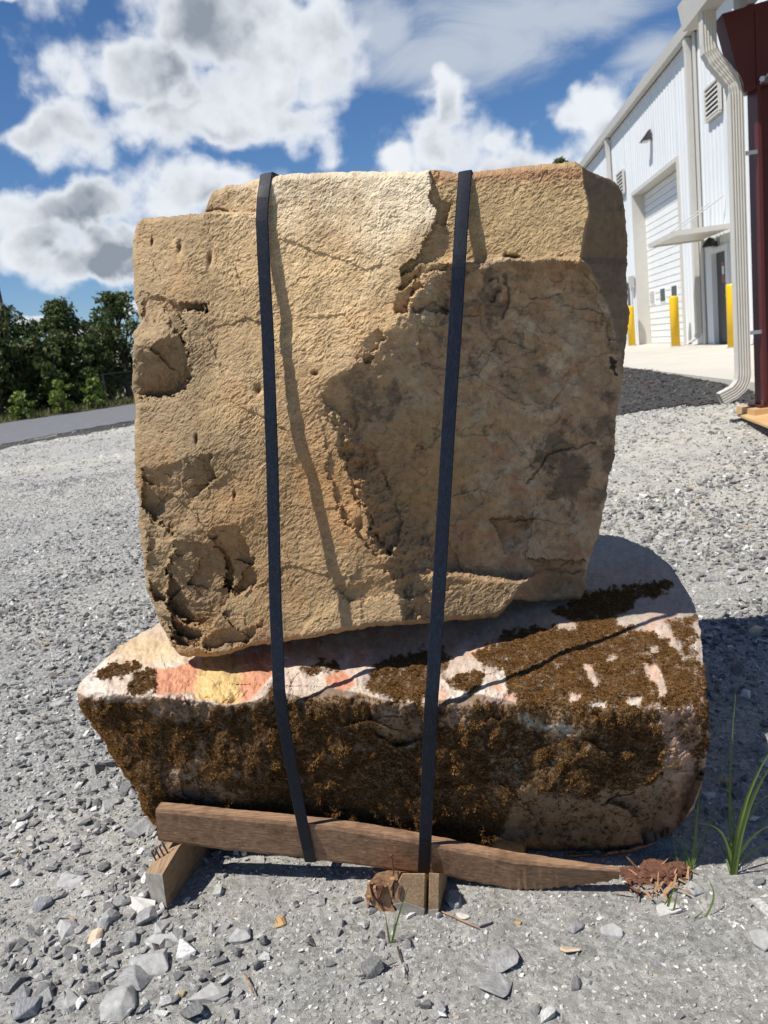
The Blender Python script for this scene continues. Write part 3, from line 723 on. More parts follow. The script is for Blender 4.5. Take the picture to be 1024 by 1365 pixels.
# ================================================================== TREES, SHRUBS, FENCE, POLE on the far side of the road
def leaves(centers, radii, n_per, size, seed, squash=0.8):
    r = np.random.default_rng(seed); cs = []; ts = []
    for c, rad in zip(centers, radii):
        d = r.normal(size=(n_per, 3)); d /= np.linalg.norm(d, axis=1)[:, None]
        q = d * (rad * r.uniform(0.35, 1.05, n_per) ** 0.6)[:, None] * np.array([1, 1, squash])
        cs.append(c + q); ts.append(r.uniform(0, 1, n_per) * 0.6 + r.uniform(0, 0.4))
    P = np.concatenate(cs); T = np.concatenate(ts); n = len(P)
    a = r.normal(size=(n, 3)); a /= np.linalg.norm(a, axis=1)[:, None]; b = np.cross(a, r.normal(size=(n, 3))); b /= np.linalg.norm(b, axis=1)[:, None]
    s = size * r.uniform(0.6, 1.3, n)[:, None]
    V = np.stack([P - a * s, P + b * s * .45, P + a * s, P - b * s * .45], 1).reshape(-1, 3)
    return V, np.arange(4 * n).reshape(-1, 4), np.repeat(T, 4)
def tree(name, base, H, R, seed, label, cat, mat, nclump=70, nleaf=55, leaf=0.10, trunk=0.16, low=0.18, group=None, conic=0.0):
    r = np.random.default_rng(seed); root = empty(name, base, label, cat, group); mb = MB()
    base = np.array(base, float); top = base + np.array([r.uniform(-.2, .2), r.uniform(-.2, .2), H * .92])
    pts = [base + (top - base) * t + np.array([r.uniform(-.06, .06) * H * t, r.uniform(-.06, .06) * H * t, 0]) for t in np.linspace(0, 1, 6)]
    mb.tube([base - ZV * .1] + pts[1:], [trunk * (1 - .85 * t) for t in np.linspace(0, 1, 6)], 7)
    cen, rad = [], []
    for k in range(nclump):
        t = low + (1 - low) * (k + .5) / nclump; prof = math.sin(min(1, (t - low) / (1 - low) * 1.05 + .12) * math.pi * .92) ** .6 * (1 - conic * t)
        a = r.uniform(0, 2 * math.pi); rr = R * prof * math.sqrt(r.uniform(0.05, 1))
        c = base + np.array([math.cos(a) * rr, math.sin(a) * rr, H * t + r.uniform(-.05, .05) * H])
        c[2] = min(c[2], base[2] + H * 0.97)
        cen.append(c); rad.append(R * r.uniform(.13, .30))
        if k % 3 == 0:
            s = pts[min(4, max(1, int(t * 5) - 1))]; mb.tube([s, s * .45 + c * .55 + np.array([0, 0, -.05]), c], [trunk * .3, trunk * .2, trunk * .08], 5)
    mb.build('trunk', M['bark'], root, smooth=True)
    V, F, T = leaves(cen, rad, nleaf, leaf, seed + 1); me = npmesh('crown', V, F); settint(me, T); link('crown', me, mat, root); return root
TZ = 0.635
def vbase(px, py): return onz(px, 567 - 26 / 180 * px, RZ)
def radial(p): v = np.array([p[0], p[1], 0]); return v / np.linalg.norm(v)
# base pixel (on the verge), height by the pixel of the top
def tree_at(name, px, py, back, toppx, R, seed, label, cat='tree', mat=None, **kw):
    p = vbase(px, py); p = p + radial(p) * back; p[2] = TZ
    # height so that the crown reaches the wanted pixel row
    d = ray(px, toppx); dist = math.hypot(p[0], p[1]); H = CAMZ + d[2] / math.hypot(d[0], d[1]) * dist - TZ
    return tree(name, p, H, R, seed, label, cat, mat or M['leaf'], **kw)
TG = 'dark trees beyond the road'
tree_at('broadleaf_tree', 22, 548, 4.5, 405, 1.6, 21, 'dark leafy tree at the left edge of the photo, beside the pole', group=TG, nclump=90)
tree_at('broadleaf_tree', 66, 545, 5.0, 428, 1.5, 22, 'lower dark tree in the gap behind the two tallest left trees', group=TG)
tree_at('broadleaf_tree', 106, 545, 4.6, 400, 1.75, 23, 'broad dark tree in the middle of the tree line beyond the road', group=TG, nclump=100, conic=.55)
tree_at('broadleaf_tree', 150, 540, 6.0, 425, 1.5, 24, 'dark tree half hidden between the middle tree and the stone edge', group=TG)
tree_at('broadleaf_tree', 178, 538, 4.6, 388, 1.6, 25, 'tall dark tree rising right beside the big sandstone block', group=TG, nclump=90, conic=.3)
tree_at('broadleaf_tree', -20, 552, 4.0, 410, 1.6, 26, 'dark tree cut by the left edge of the frame', group=TG)
tree_at('broadleaf_tree', 45, 548, 3.4, 452, 1.1, 27, 'short dark bushy tree under the left crowns', group=TG, nclump=60, low=.02)
tree_at('broadleaf_tree', 80, 545, 3.2, 445, 1.2, 41, 'short dark bushy tree in front of the middle of the tree line', group=TG, nclump=70, low=.02)
tree_at('broadleaf_tree', 128, 542, 3.4, 448, 1.1, 28, 'short dark bushy tree beneath the tall tree near the stone', group=TG, nclump=60, low=.02)
tree_at('broadleaf_tree', 5, 551, 3.2, 462, 1.1, 42, 'short dark bushy tree at the foot of the pole', group=TG, nclump=60, low=.02)
# distant wood behind everything
def far_wood():
    r = np.random.default_rng(5); cen, rad = [], []
    for k in range(420):
        t = r.uniform(-30, 100); p = rc + rdv * t + perp * r.uniform(9, 13); h = 1.7 + .7 * math.sin(t * .31) + r.uniform(-.5, .5)
        cen.append(np.array([p[0], p[1], TZ + r.uniform(.2, h)])); rad.append(r.uniform(.6, 1.1))
    V, F, T = leaves(cen, rad, 34, .26, 8); me = npmesh('far_wood', V, F); settint(me, T * .7)
    tag(link('far_wood', me, M['leaf']), 'dark belt of woodland behind the roadside trees', 'woodland', kind='stuff')
far_wood()
# pale shrubs in front of the tree line
SG = 'pale green shrubs on the verge'
tree_at('shrub', 34, 551, 0.3, 522, .42, 31, 'pale green shrub at the left of the verge', 'shrub', M['leaf_pale'], nclump=16, nleaf=26, leaf=.11, trunk=.03, low=.1, group=SG)
tree_at('shrub', 86, 545, 0.3, 508, .5, 32, 'pale green spreading shrub in the middle of the verge', 'shrub', M['leaf_pale'], nclump=18, nleaf=26, leaf=.11, trunk=.03, low=.1, group=SG)
tree_at('shrub', 132, 541, 0.3, 504, .42, 33, 'pale green rounded shrub next to the wire fence', 'shrub', M['leaf_pale'], nclump=20, nleaf=28, leaf=.10, trunk=.03, low=.05, group=SG)
# verge grass
def grass_stuff(name, n, area_fn, h0, h1, wd, mat, label, seed):
    r = np.random.default_rng(seed); P = area_fn(r, n); a = r.uniform(0, 2 * math.pi, n); h = r.uniform(h0, h1, n); lean = r.normal(size=(n, 2)) * .3
    dx = np.stack([np.cos(a), np.sin(a), np.zeros(n)], -1) * wd; tip = P + np.stack([lean[:, 0] * h, lean[:, 1] * h, h], -1)
    V = np.stack([P - dx, P + dx, tip], 1).reshape(-1, 3); me = npmesh(name, V, np.arange(3 * n).reshape(-1, 3)); settint(me, np.repeat(r.uniform(0, 1, n), 3))
    return tag(link(name, me, mat), label, 'grass', kind='stuff')
def verge_area(r, n):
    t = r.uniform(-14, 60, n); s = np.abs(r.normal(size=n)) * 1.1 + .15; p = rc[None, :] + rdv * t[:, None] + perp * s[:, None]; p[:, 2] = TZ - .01; return p
grass_stuff('roadside_grass', 16000, verge_area, .08, .34, .022, M['verge_grass'], 'rough green and straw grass along the far road edge', 4)
# chain link fence
fo = vbase(146, 540); fo = fo + radial(fo) * 1.0; fo[2] = TZ
fen = empty('wire_fence', fo, 'dark chain link fence between the shrub and the stone edge', 'fence')
fd = rdv
for k in range(5):
    p = fo + fd * k * 2.2; MB().tube([p - ZV * .05, p + ZV * 1.25], 0.035, 8).build('post', M['fence'], fen)
MB().tube([fo + ZV * 1.22, fo + fd * 8.8 + ZV * 1.22], 0.022, 6).build('top_rail', M['fence'], fen)
MB().tube([fo + ZV * .08, fo + fd * 8.8 + ZV * .08], 0.012, 6).build('bottom_wire', M['fence'], fen)
mesh_ = MB()
for k in range(150):
    t = -1.15 + k * 0.07
    for s in (1, -1):
        a, b_ = (t, t + 1.14) if s > 0 else (t + 1.14, t); z0, z1 = .08, 1.22
        lo_, hi_ = min(a, b_), max(a, b_)
        if lo_ < 0 or hi_ > 8.8: continue
        p0 = fo + fd * a + ZV * z0; p1 = fo + fd * b_ + ZV * z1; mesh_.box(p0, p1 - p0, perp * .005, ZV * .005)
tag(mesh_.build('wire_mesh', M['fence'], fen), kind='stuff')
# utility pole at the left edge
pp = vbase(36, 0); pp = pp + radial(pp) * 6.5; pp[2] = TZ
pr = empty('utility_pole', pp, 'tall thin dark green pole at the left edge rising past the trees', 'pole')
MB().tube([pp - ZV * .2, pp + ZV * 4, pp + ZV * 9.5], [.085, .075, .055], 10).build('shaft', M['pole'], pr, smooth=True)
MB().box(pp + ZV * 8.9 - rdv * .9 + perp * .06, rdv * 1.8, perp * .09, ZV * .11).build('crossarm', M['pole'], pr)
for k in (-.75, 0, .75): MB().tube([pp + ZV * 9.01 + rdv * k + perp * .1, pp + ZV * 9.16 + rdv * k + perp * .1], 0.035, 8).build('insulator', M['grey_trim'], pr)
# tall pine far behind the stones whose tip shows over the block
d = ray(746, 211); hd = math.hypot(d[0], d[1]); dist = 62.0; pb = np.array([d[0] / hd * dist, d[1] / hd * dist, .6])
tree('pine_tree', pb, CAMZ + d[2] / hd * dist - .6, 1.5, 77, 'tall dark pine whose tip just shows above the sandstone block', 'tree', M['leaf'], nclump=110, nleaf=45, leaf=.3, trunk=.25, low=.3, conic=.75)
# ================================================================== THE TWO STONES
def coons(top, right, bottom, left, nu, nv, rag=0.9, seed=1.0):
    """top L->R, right T->B, bottom L->R, left T->B ; all in photograph pixels"""
    T, B = resample(top, nu), resample(bottom, nu); Lf, Rt = resample(left, nv), resample(right, nv)
    def jig(c, s):
        j = np.stack([fbm2(c[:, 0], c[:, 1], .09, 4, .6, s), fbm2(c[:, 0], c[:, 1], .09, 4, .6, s + 5)], -1) * rag * 2.2
        t = np.linspace(0, 1, len(c)); return c + j * np.minimum(1, np.minimum(t, 1 - t) * 40)[:, None]
    T, B, Lf, Rt = jig(T, seed), jig(B, seed + 1), jig(Lf, seed + 2), jig(Rt, seed + 3)
    u = np.linspace(0, 1, nu)[None, :, None]; v = np.linspace(0, 1, nv)[:, None, None]
    P = (1 - v) * T[None] + v * B[None] + (1 - u) * Lf[:, None] + u * Rt[:, None] - ((1 - u) * (1 - v) * T[0] + u * (1 - v) * T[-1] + (1 - u) * v * B[0] + u * v * B[-1])
    return P[..., 0], P[..., 1]
def close_back(P, ringfn, K):
    """front sheet P (nv,nu,3) closed behind by K rings from its rim; returns verts, quads, rim order"""
    nv, nu = P.shape[:2]; I = np.arange(nv * nu).reshape(nv, nu)
    F = [np.stack([I[:-1, :-1].ravel(), I[1:, :-1].ravel(), I[1:, 1:].ravel(), I[:-1, 1:].ravel()], -1)]
    rim = np.concatenate([I[0, :-1], I[:-1, -1], I[-1, :0:-1], I[:0:-1, 0]]); m = len(rim)
    B = P.reshape(-1, 3)[rim]; V = [P.reshape(-1, 3)]; prev = rim; base = nv * nu
    for k in range(1, K + 1):
        V.append(ringfn(B, k / K)); cur = base + np.arange(m); base += m; nx = np.roll(np.arange(m), -1)
        F.append(np.stack([prev, cur, cur[nx], prev[nx]], -1)[:, ::-1]) ; prev = cur
    return np.concatenate(V), np.concatenate(F)[:, ::-1], rim
def facet(x, y, cell, seed, slope):
    """broken-stone relief: every cell is a small tilted plane"""
    gx, gy = x / cell, y / cell; ix, iy = np.floor(gx).astype(np.int64), np.floor(gy).astype(np.int64); best = np.full(x.shape, 1e9); out = np.zeros(x.shape)
    for ox in (-1, 0, 1):
        for oy in (-1, 0, 1):
            cx_, cy_ = ix + ox, iy + oy; h = _perm[(_perm[(cx_ + seed * 13) & 255] + cy_) & 255]; h2 = _perm[(h + 57) & 255]; h3 = _perm[(h2 + 91) & 255]; h4 = _perm[(h3 + 23) & 255]
            px_, py_ = cx_ + h / 256.0, cy_ + h2 / 256.0; dx_, dy_ = gx - px_, gy - py_; d2 = dx_ * dx_ + dy_ * dy_; a_ = h3 / 256.0 * 6.283; m_ = d2 < best
            out = np.where(m_, (dx_ * np.cos(a_) + dy_ * np.sin(a_)) * slope * cell / 560.0 + (h4 / 256.0 - .5) * slope * cell / 560.0 * .5, out); best = np.minimum(best, d2)
    return out
# ---------------------------------------------------------------- upper sandstone block
U_TOP = [(183, 298), (190, 291), (230, 288), (272, 284), (277, 270), (284, 255), (303, 247), (325, 245), (345, 237), (400, 231), (480, 228), (560, 229),
         (577, 226), (612, 231), (640, 229), (700, 221), (745, 217), (767, 215), (776, 223), (799, 233), (820, 242), (830, 258)]
U_RIGHT = [(830, 258), (834, 290), (837, 333), (835, 369), (839, 418), (833, 474), (829, 516), (823, 544), (820, 575), (820, 607), (813, 628), (809, 656), (799, 712), (788, 737), (781, 765), (782, 783), (774, 799)]
U_BOT = [(241, 874), (255, 876), (285, 875), (312, 869), (340, 860), (380, 855), (420, 849), (460, 842), (500, 835), (535, 833), (570, 831), (605, 827), (640, 825), (664, 822), (673, 812), (684, 799), (718, 802), (746, 801), (774, 799)]
U_LEFT = [(183, 298), (178, 315), (177, 335), (178, 376), (180, 397), (186, 423), (188, 432), (178, 442), (177, 480), (176, 516), (181, 541), (179, 575), (180, 610), (181, 645), (187, 672), (184, 698), (192, 751), (195, 783), (203, 802), (213, 828), (228, 860), (241, 874)]
NU, NV = 470, 460
X, Y = coons(U_TOP, U_RIGHT, U_BOT, U_LEFT, NU, NV, 1.0, 1.0)
# rough, noise-warped drawing coordinates so that every break has a ragged edge
wx = X + 7 * fbm2(X, Y, .035, 4, .55, 3.0) + 1.6 * fbm2(X, Y, .2, 2, .5, 4.0)
wy = Y + 7 * fbm2(X, Y, .035, 4, .55, 8.0) + 1.6 * fbm2(X, Y, .2, 2, .5, 9.0)
rag_n = fbm2(X, Y, .09, 4, .65, 77.) * 2
PXM = 1 / 560.0                                # metres per pixel on the face
A = 1.785 + .085 * np.clip((600 - Y) / 360, 0, 1.06) + .012 * fbm2(X, Y, .008, 2, .5, 6.0)
A = A + .05 * sstep(230 - wx, -30, 60)                                            # left end turns away a little
e = (wx - 578) * .797 + (wy - 348) * .603                                        # distance behind the diagonal ridge
e = e + 18 * fbm2(X, Y, .02, 3, .6, 14.0)
f_ = (wx - 436) * .93 - (wy - 530) * .37 + 10 * fbm2(X, Y, .04, 4, .6, 15.)
Wd = 1.818 + np.minimum(.00086 * np.maximum(e, -60), .0032 * np.maximum(f_, -20))
# upper right panel
panelx = interp_y(wy, [(200, 573), (240, 576), (262, 570), (285, 583), (310, 577), (335, 560), (360, 535)])
Up = A + .024 + .00003 * (X - 600)
ledge_y = interp_y(wx, [(500, 385), (540, 366), (560, 352), (600, 344), (640, 349), (690, 345), (735, 341), (775, 345), (900, 352)])
right_panel = wx > panelx
topA = np.where(right_panel & (wy < ledge_y), Up, A)
below = sstep(wy - ledge_y, -1, 16)
topd = topA
# body: main face carved by the weathered plane (below the ledge only)
Wmix = np.where(wy < ledge_y - 1, -9, Wd * below + (1 - below) * np.minimum(Wd, Up - .012))
dep = np.maximum(topd, Wmix)
weath = (Wmix > topd + .001).astype(float) * sstep(e + 25 * rag_n, -20, 60) * sstep(f_ + 25 * rag_n, -15, 70)
# protruding lip of the ledge
lip = np.exp(-((wy - ledge_y - 6) / 7) ** 2) * sstep(wx, 545, 575) * (1 - sstep(wx, 772, 782)); dep -= .016 * lip
groove = np.exp(-((wy - ledge_y + 4) / 3.5) ** 2) * sstep(wx, 600, 630) * (1 - sstep(wx, 735, 760)) * sstep(fbm2(X, Y, .03, 2, .5, 31.), -.15, .15); dep += .022 * groove
# lit foot of the stone
bfold = interp_y(wx, [(180, 900), (380, 880), (430, 800), (500, 762), (560, 757), (600, 757), (640, 762), (690, 768), (900, 768)])
Bd = 1.79 + .00110 * np.maximum(X - 480, 0) - .00035 * (Y - 790)
Bd = np.where(wx < 500, np.minimum(A + .004, Bd), Bd)
bm_ = sstep(wy - bfold, -3, 9); dep = dep * (1 - bm_) + np.minimum(dep, Bd) * bm_; weath *= (1 - bm_)
# corner of the lower right: block turned away
cor = interp_y(wy, [(600, 900), (684, 845), (690, 652), (715, 663), (742, 678), (768, 692), (790, 682), (830, 668)])
cm = (wx > cor) & (wy > 686)
Ed = 1.99 + np.minimum((X - cor) * .0058, .26) + .0004 * (X - 700)
noto = np.clip((wx - 655) / 60, 0, 1) 
Ed = np.where(wy < 745, np.maximum(dep, dep + .05 * sstep(745 - wy, 0, 40) * (1 - sstep(wx, 690, 722))), np.maximum(dep, Ed))
dep = np.where(cm, Ed, dep)
# right flank, running back from the corner line
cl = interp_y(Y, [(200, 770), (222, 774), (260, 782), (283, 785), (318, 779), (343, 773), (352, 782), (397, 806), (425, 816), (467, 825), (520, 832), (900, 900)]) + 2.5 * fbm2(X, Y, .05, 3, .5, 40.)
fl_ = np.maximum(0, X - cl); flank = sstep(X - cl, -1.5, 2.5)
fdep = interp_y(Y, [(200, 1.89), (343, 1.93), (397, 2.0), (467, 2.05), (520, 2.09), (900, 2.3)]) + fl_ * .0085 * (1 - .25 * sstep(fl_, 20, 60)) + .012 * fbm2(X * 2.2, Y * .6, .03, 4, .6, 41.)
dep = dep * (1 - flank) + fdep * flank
# back slab at the upper left: recessed above y=284
step_m = sstep(284 + .6 * fbm2(X, Y, .1, 2) - Y, -1.2, 1.2) * (1 - sstep(wx, 340, 352)) * sstep(wx, 262, 272); dep += .045 * step_m
# ---- breaks (flush at the start, deepening along the direction, ending in a small cliff)
def scar(poly, dirv, depth, power=1.0):
    global dep
    s = sdpoly(wx, wy, poly) + 2.5 * rag_n; q = np.array(poly, float); dv = np.array(dirv, float); dv /= np.linalg.norm(dv)
    pr = q @ dv; t = np.clip((wx * dv[0] + wy * dv[1] - pr.min()) / (pr.max() - pr.min()), 0, 1)
    m = sstep(-s, -1.0, 3.0); dep = dep + depth * m * t ** power; return m
def bumpf(cx, cy, rx, ry, h):
    global dep
    dep = dep - h * np.exp(-(((wx - cx) / rx) ** 2 + ((wy - cy) / ry) ** 2))
dark = np.zeros_like(X)
bumpf(205, 452, 34, 30, .050); bumpf(196, 500, 30, 40, .02)
dark = np.maximum(dark, scar([(178, 458), (222, 452), (243, 440), (250, 470), (258, 502), (236, 530), (205, 534), (172, 528)], (0.25, 1), .095))
dark = np.maximum(dark, .7 * scar([(219, 398), (232, 405), (262, 404), (280, 402), (276, 412), (246, 416), (244, 440), (246, 462), (236, 452), (224, 432)], (1, .3), .045))
scar([(186, 388), (215, 396), (222, 402), (224, 430), (200, 428), (186, 424)], (.6, 1), .03)
dark = np.maximum(dark, scar([(188, 624), (240, 610), (282, 606), (290, 640), (262, 662), (246, 690), (232, 712), (218, 700), (190, 680)], (.3, 1), .060))
dark = np.maximum(dark, scar([(238, 706), (268, 700), (292, 716), (312, 760), (306, 800), (282, 836), (246, 836), (228, 812), (222, 770)], (.2, 1), .070))
dark = np.maximum(dark, scar([(276, 698), (325, 706), (336, 740), (346, 784), (318, 792), (302, 792), (300, 752)], (.5, 1), .055))
scar([(200, 700), (236, 712), (226, 760), (222, 800), (206, 806), (192, 760)], (.2, 1), .035)
dark = np.maximum(dark, .8 * scar([(206, 812), (250, 838), (270, 842), (268, 862), (236, 862)], (.2, 1), .055))
scar([(300, 836), (330, 836), (352, 830), (332, 856), (276, 866), (268, 850)], (.2, 1), .035)
# undulating band low on the face, breaks along the diagonal ridge
scar([(440, 786), (520, 772), (600, 768), (640, 776), (560, 792), (470, 804)], (0, 1), .016)
scar([(428, 520), (470, 500), (480, 560), (460, 600), (480, 660), (520, 740), (500, 742), (456, 690), (440, 640), (430, 580)], (1, .5), .028)
scar([(458, 590), (500, 600), (540, 700), (520, 740), (470, 660)], (.6, 1), .02)
scar([(545, 352), (580, 346), (602, 350), (598, 356), (562, 366), (548, 380), (528, 386)], (.3, 1), .035)
scar([(530, 388), (556, 372), (566, 382), (550, 396), (545, 420), (528, 420), (524, 404)], (.8, .6), .04)
scar([(545, 396), (590, 388), (600, 398), (596, 420), (568, 416), (550, 418)], (.3, 1), .03)
scar([(470, 470), (498, 440), (505, 436), (512, 452), (486, 490)], (.8, .5), .02)
scar([(570, 228), (590, 228), (588, 244), (572, 250)], (1, .6), .018); scar([(578, 262), (600, 268), (598, 300), (582, 300)], (1, .5), .018)
# chips in the weathered plane
for poly in ([(660, 450), (700, 440), (760, 470), (800, 440), (818, 470), (822, 520), (780, 560), (752, 540), (700, 540), (668, 510)],
             [(735, 380), (770, 372), (800, 410), (806, 440), (770, 420)], [(690, 360), (740, 358), (752, 392), (712, 402), (690, 386)],
             [(560, 440), (610, 430), (650, 450), (640, 480), (590, 500), (556, 480)], [(600, 380), (650, 372), (680, 390), (668, 420), (612, 420)],
             [(700, 590), (760, 575), (806, 590), (800, 640), (740, 640)], [(540, 540), (580, 520), (610, 560), (570, 600), (545, 580)]):
    scar(poly, (random.uniform(-1, 1), random.uniform(-.2, 1)), .009)
for cx_, cy_, rx_, ry_ in ((240, 330, 3, 7), (280, 345, 3, 8), (203, 322, 1.5, 5), (345, 520, 4, 6), (420, 498, 4, 3), (262, 585, 2, 6), (313, 660, 2, 5), (480, 700, 5, 9)):
    dep += .018 * np.exp(-(((X - cx_) / rx_) ** 2 + ((Y - cy_) / ry_) ** 2))
for pl_ in ([(650, 372), (664, 368), (660, 384), (652, 402)], [(540, 408), (562, 416), (578, 405), (594, 416)], [(672, 372), (676, 400), (668, 425)],
            [(560, 360), (548, 378), (552, 390)], [(700, 640), (740, 600), (790, 590)], [(655, 690), (690, 692), (716, 686)], [(240, 284), (300, 284), (345, 283)],
            [(730, 762), (760, 764), (780, 760)]):
    dep += .010 * np.exp(-(dpoly(wx, wy, pl_) / 1.6) ** 2)
# rim rounding
U_ = np.linspace(0, 1, NU)[None, :] * np.ones((NV, 1)); V_ = np.linspace(0, 1, NV)[:, None] * np.ones((1, NU))
edge = np.minimum(np.minimum(U_, 1 - U_) * 640, np.minimum(V_, 1 - V_) * 620); q = np.clip(1 - edge / 9, 0, 1); dep += .028 * (1 - np.sqrt(np.maximum(0, 1 - q * q)))
# grain
sm = np.clip(weath + flank * .5, 0, 1)
diag = X * .8 + Y * .25; dia2 = Y * .8 - X * .25
fwx = X * .9 + Y * .3 + 5 * fbm2(X, Y, .06, 3, .6, 81.); fwy = (Y * .9 - X * .3) * 1.35 + 5 * fbm2(X, Y, .06, 3, .6, 82.)
rough_zone = np.clip(sstep(330 - X, -40, 60) * sstep(Y, 580, 680) + .6 * dark, 0, 1)
al_ = X * .75 - Y * .66 + 6 * fbm2(X, Y, .03, 2, .5, 83.); ac_ = X * .66 + Y * .75 + 6 * fbm2(X, Y, .03, 2, .5, 84.)
streak = fbm(np.stack([al_ * .10, ac_ * .24, np.full_like(X, 3.3)], -1), 3, .65) + .5 * fbm(np.stack([al_ * .20, ac_ * .36, np.full_like(X, 8.1)], -1), 2, .6)
gr = .0019 * streak * (.75 + .5 * sstep(fbm2(X, Y, .02, 2, .5, 85.), -.2, .3)) + facet(fwx, fwy, 7, 1, .075) + facet(fwx, fwy, 24, 2, .028) + facet(fwx, fwy, 110, 3, .024) + .0012 * fbm2(diag, dia2 * 1.4, .21, 3, .7, 51.) + .004 * fbm2(X, Y, .018, 3, .5, 52.)
gr = gr + rough_zone * (facet(fwx, fwy, 64, 4, .26) + facet(fwx, fwy, 26, 5, .09))
gr2 = facet(fwx, fwy, 30, 6, .040) + facet(fwx, fwy, 95, 7, .035) + .0022 * fbm2(X, Y, .06, 5, .55, 53.) + .008 * fbm2(X, Y, .02, 3, .5, 54.) + .008 * np.round(2.4 * fbm2(X, Y, .013, 4, .6, 57.)) / 2.4
dep += gr * (1 - .75 * sm) + gr2 * sm
r_ = ray(X, Y); PU = CAM + r_ * (dep / (r_ @ FN))[..., None]
CU = np.array([0.02, 2.35, 1.18])
def ring_u(B, t):
    s = min(1, t / .72); back = np.minimum(.95 * s, np.maximum(0, 2.75 - B @ FN) * s)
    sh = .05 * s ** 2 if t < .72 else .05 + .93 * ((t - .72) / .28) ** .7
    c = CU + FN * .45
    P = B + FN * back[:, None]; tgt = c - FN * ((c - P) @ FN)[:, None] * 1.0
    P = P + (tgt - P) * sh; P += FN * (.06 * max(0, (t - .72) / .28))
    nz = np.stack([fbm(P * 5 + 3, 4), fbm(P * 5 + 31, 4), fbm(P * 5 + 57, 4)], -1) * .03 * min(1, t * 4); nz[:, 2] = np.where(B[:, 2] > 1.5, -np.abs(nz[:, 2]) * .6, nz[:, 2]); return P + nz
VU, FU, rimU = close_back(PU, ring_u, 34)
# colour of the stone, with shade put into the flank and scars
def lerp(a, b, m): return a + (np.asarray(b) - a) * m[..., None]
n_lo = fbm2(X, Y, .007, 3, .5, 61.); n_md = fbm2(X, Y, .03, 4, .6, 62.); n_hi = fbm2(X, Y, .12, 3, .6, 63.)
c = np.zeros(X.shape + (3,)) + np.array([.42, .312, .198])
c = lerp(c, (.345, .25, .155), sstep(n_lo, -.1, .35))
c = lerp(c, (.47, .345, .21), sstep(fbm2(X, Y, .01, 3, .5, 64.), .05, .4))
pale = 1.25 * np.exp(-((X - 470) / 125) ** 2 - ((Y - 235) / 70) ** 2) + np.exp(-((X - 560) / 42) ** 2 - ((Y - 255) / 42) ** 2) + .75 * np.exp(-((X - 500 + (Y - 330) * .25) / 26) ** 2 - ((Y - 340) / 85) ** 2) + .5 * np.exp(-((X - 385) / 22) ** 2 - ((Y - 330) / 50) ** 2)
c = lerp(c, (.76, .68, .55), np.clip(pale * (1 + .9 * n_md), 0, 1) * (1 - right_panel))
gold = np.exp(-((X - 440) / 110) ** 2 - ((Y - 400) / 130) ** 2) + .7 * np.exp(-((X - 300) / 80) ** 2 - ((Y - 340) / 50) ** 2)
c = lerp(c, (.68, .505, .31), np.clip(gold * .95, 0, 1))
c = lerp(c, (.46, .345, .205), sstep(wx - panelx, -2, 4) * (wy < ledge_y) * .9)
c = lerp(c, (.42, .24, .15), np.clip(np.exp(-((Y - 232) / 12) ** 2) * sstep(X, 570, 585) * .75 + lip * .5 * sstep(X, 640, 700), 0, 1))
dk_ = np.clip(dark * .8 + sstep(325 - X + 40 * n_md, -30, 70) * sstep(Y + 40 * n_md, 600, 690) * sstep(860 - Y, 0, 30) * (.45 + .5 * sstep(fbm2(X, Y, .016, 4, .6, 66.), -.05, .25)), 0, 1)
c = lerp(c, (.19, .138, .095), dk_ * .85)  # darker brown lower left, plus the scars' shade put into the colour
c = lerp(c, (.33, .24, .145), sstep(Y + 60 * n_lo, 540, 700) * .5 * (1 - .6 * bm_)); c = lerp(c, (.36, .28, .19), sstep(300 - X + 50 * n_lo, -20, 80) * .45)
rust = np.exp(-((X - 460) / 70) ** 2 - ((Y - 650) / 90) ** 2) + .8 * np.exp(-((X - 320) / 50) ** 2 - ((Y - 690) / 60) ** 2) + .45 * sstep(fbm2(X, Y, .011, 4, .6, 67.), .08, .4); c = lerp(c, (.47, .285, .145), np.clip(rust * .7, 0, .85) * (1 - .8 * sstep(300 - Y, -60, 40)))
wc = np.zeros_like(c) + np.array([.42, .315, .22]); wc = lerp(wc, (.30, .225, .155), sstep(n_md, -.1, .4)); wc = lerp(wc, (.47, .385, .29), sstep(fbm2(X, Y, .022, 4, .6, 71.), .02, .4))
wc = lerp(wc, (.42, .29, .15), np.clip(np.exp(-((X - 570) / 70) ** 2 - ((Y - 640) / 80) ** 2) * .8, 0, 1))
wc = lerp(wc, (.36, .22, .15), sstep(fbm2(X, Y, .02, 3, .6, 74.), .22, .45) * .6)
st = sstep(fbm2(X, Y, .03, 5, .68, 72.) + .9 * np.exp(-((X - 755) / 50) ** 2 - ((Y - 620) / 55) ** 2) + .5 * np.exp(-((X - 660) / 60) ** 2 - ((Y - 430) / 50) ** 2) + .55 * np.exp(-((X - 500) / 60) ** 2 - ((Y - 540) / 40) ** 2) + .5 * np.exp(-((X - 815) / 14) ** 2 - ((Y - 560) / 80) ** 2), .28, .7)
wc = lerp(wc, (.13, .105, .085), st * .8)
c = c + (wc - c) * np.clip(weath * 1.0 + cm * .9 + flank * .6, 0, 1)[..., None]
c = lerp(c, (.22, .165, .115), flank * .97)  # right flank darkened: the shade of its turned-away side is in the colour
c = lerp(c, (.17, .135, .10), np.clip((np.exp(-((X - 480) / 40) ** 2 - ((Y - 530) / 45) ** 2)) * sstep(n_hi + n_md, -.1, .3) * .8, 0, 1))
c = lerp(c, (.02, .02, .02), (sdpoly(wx, wy, [(814, 476), (822, 478), (824, 490), (822, 500), (817, 492)]) < 0).astype(float) * .9)
c *= (1 + .20 * n_hi + .16 * n_md)[..., None] * np.array([.94, .91, .83])
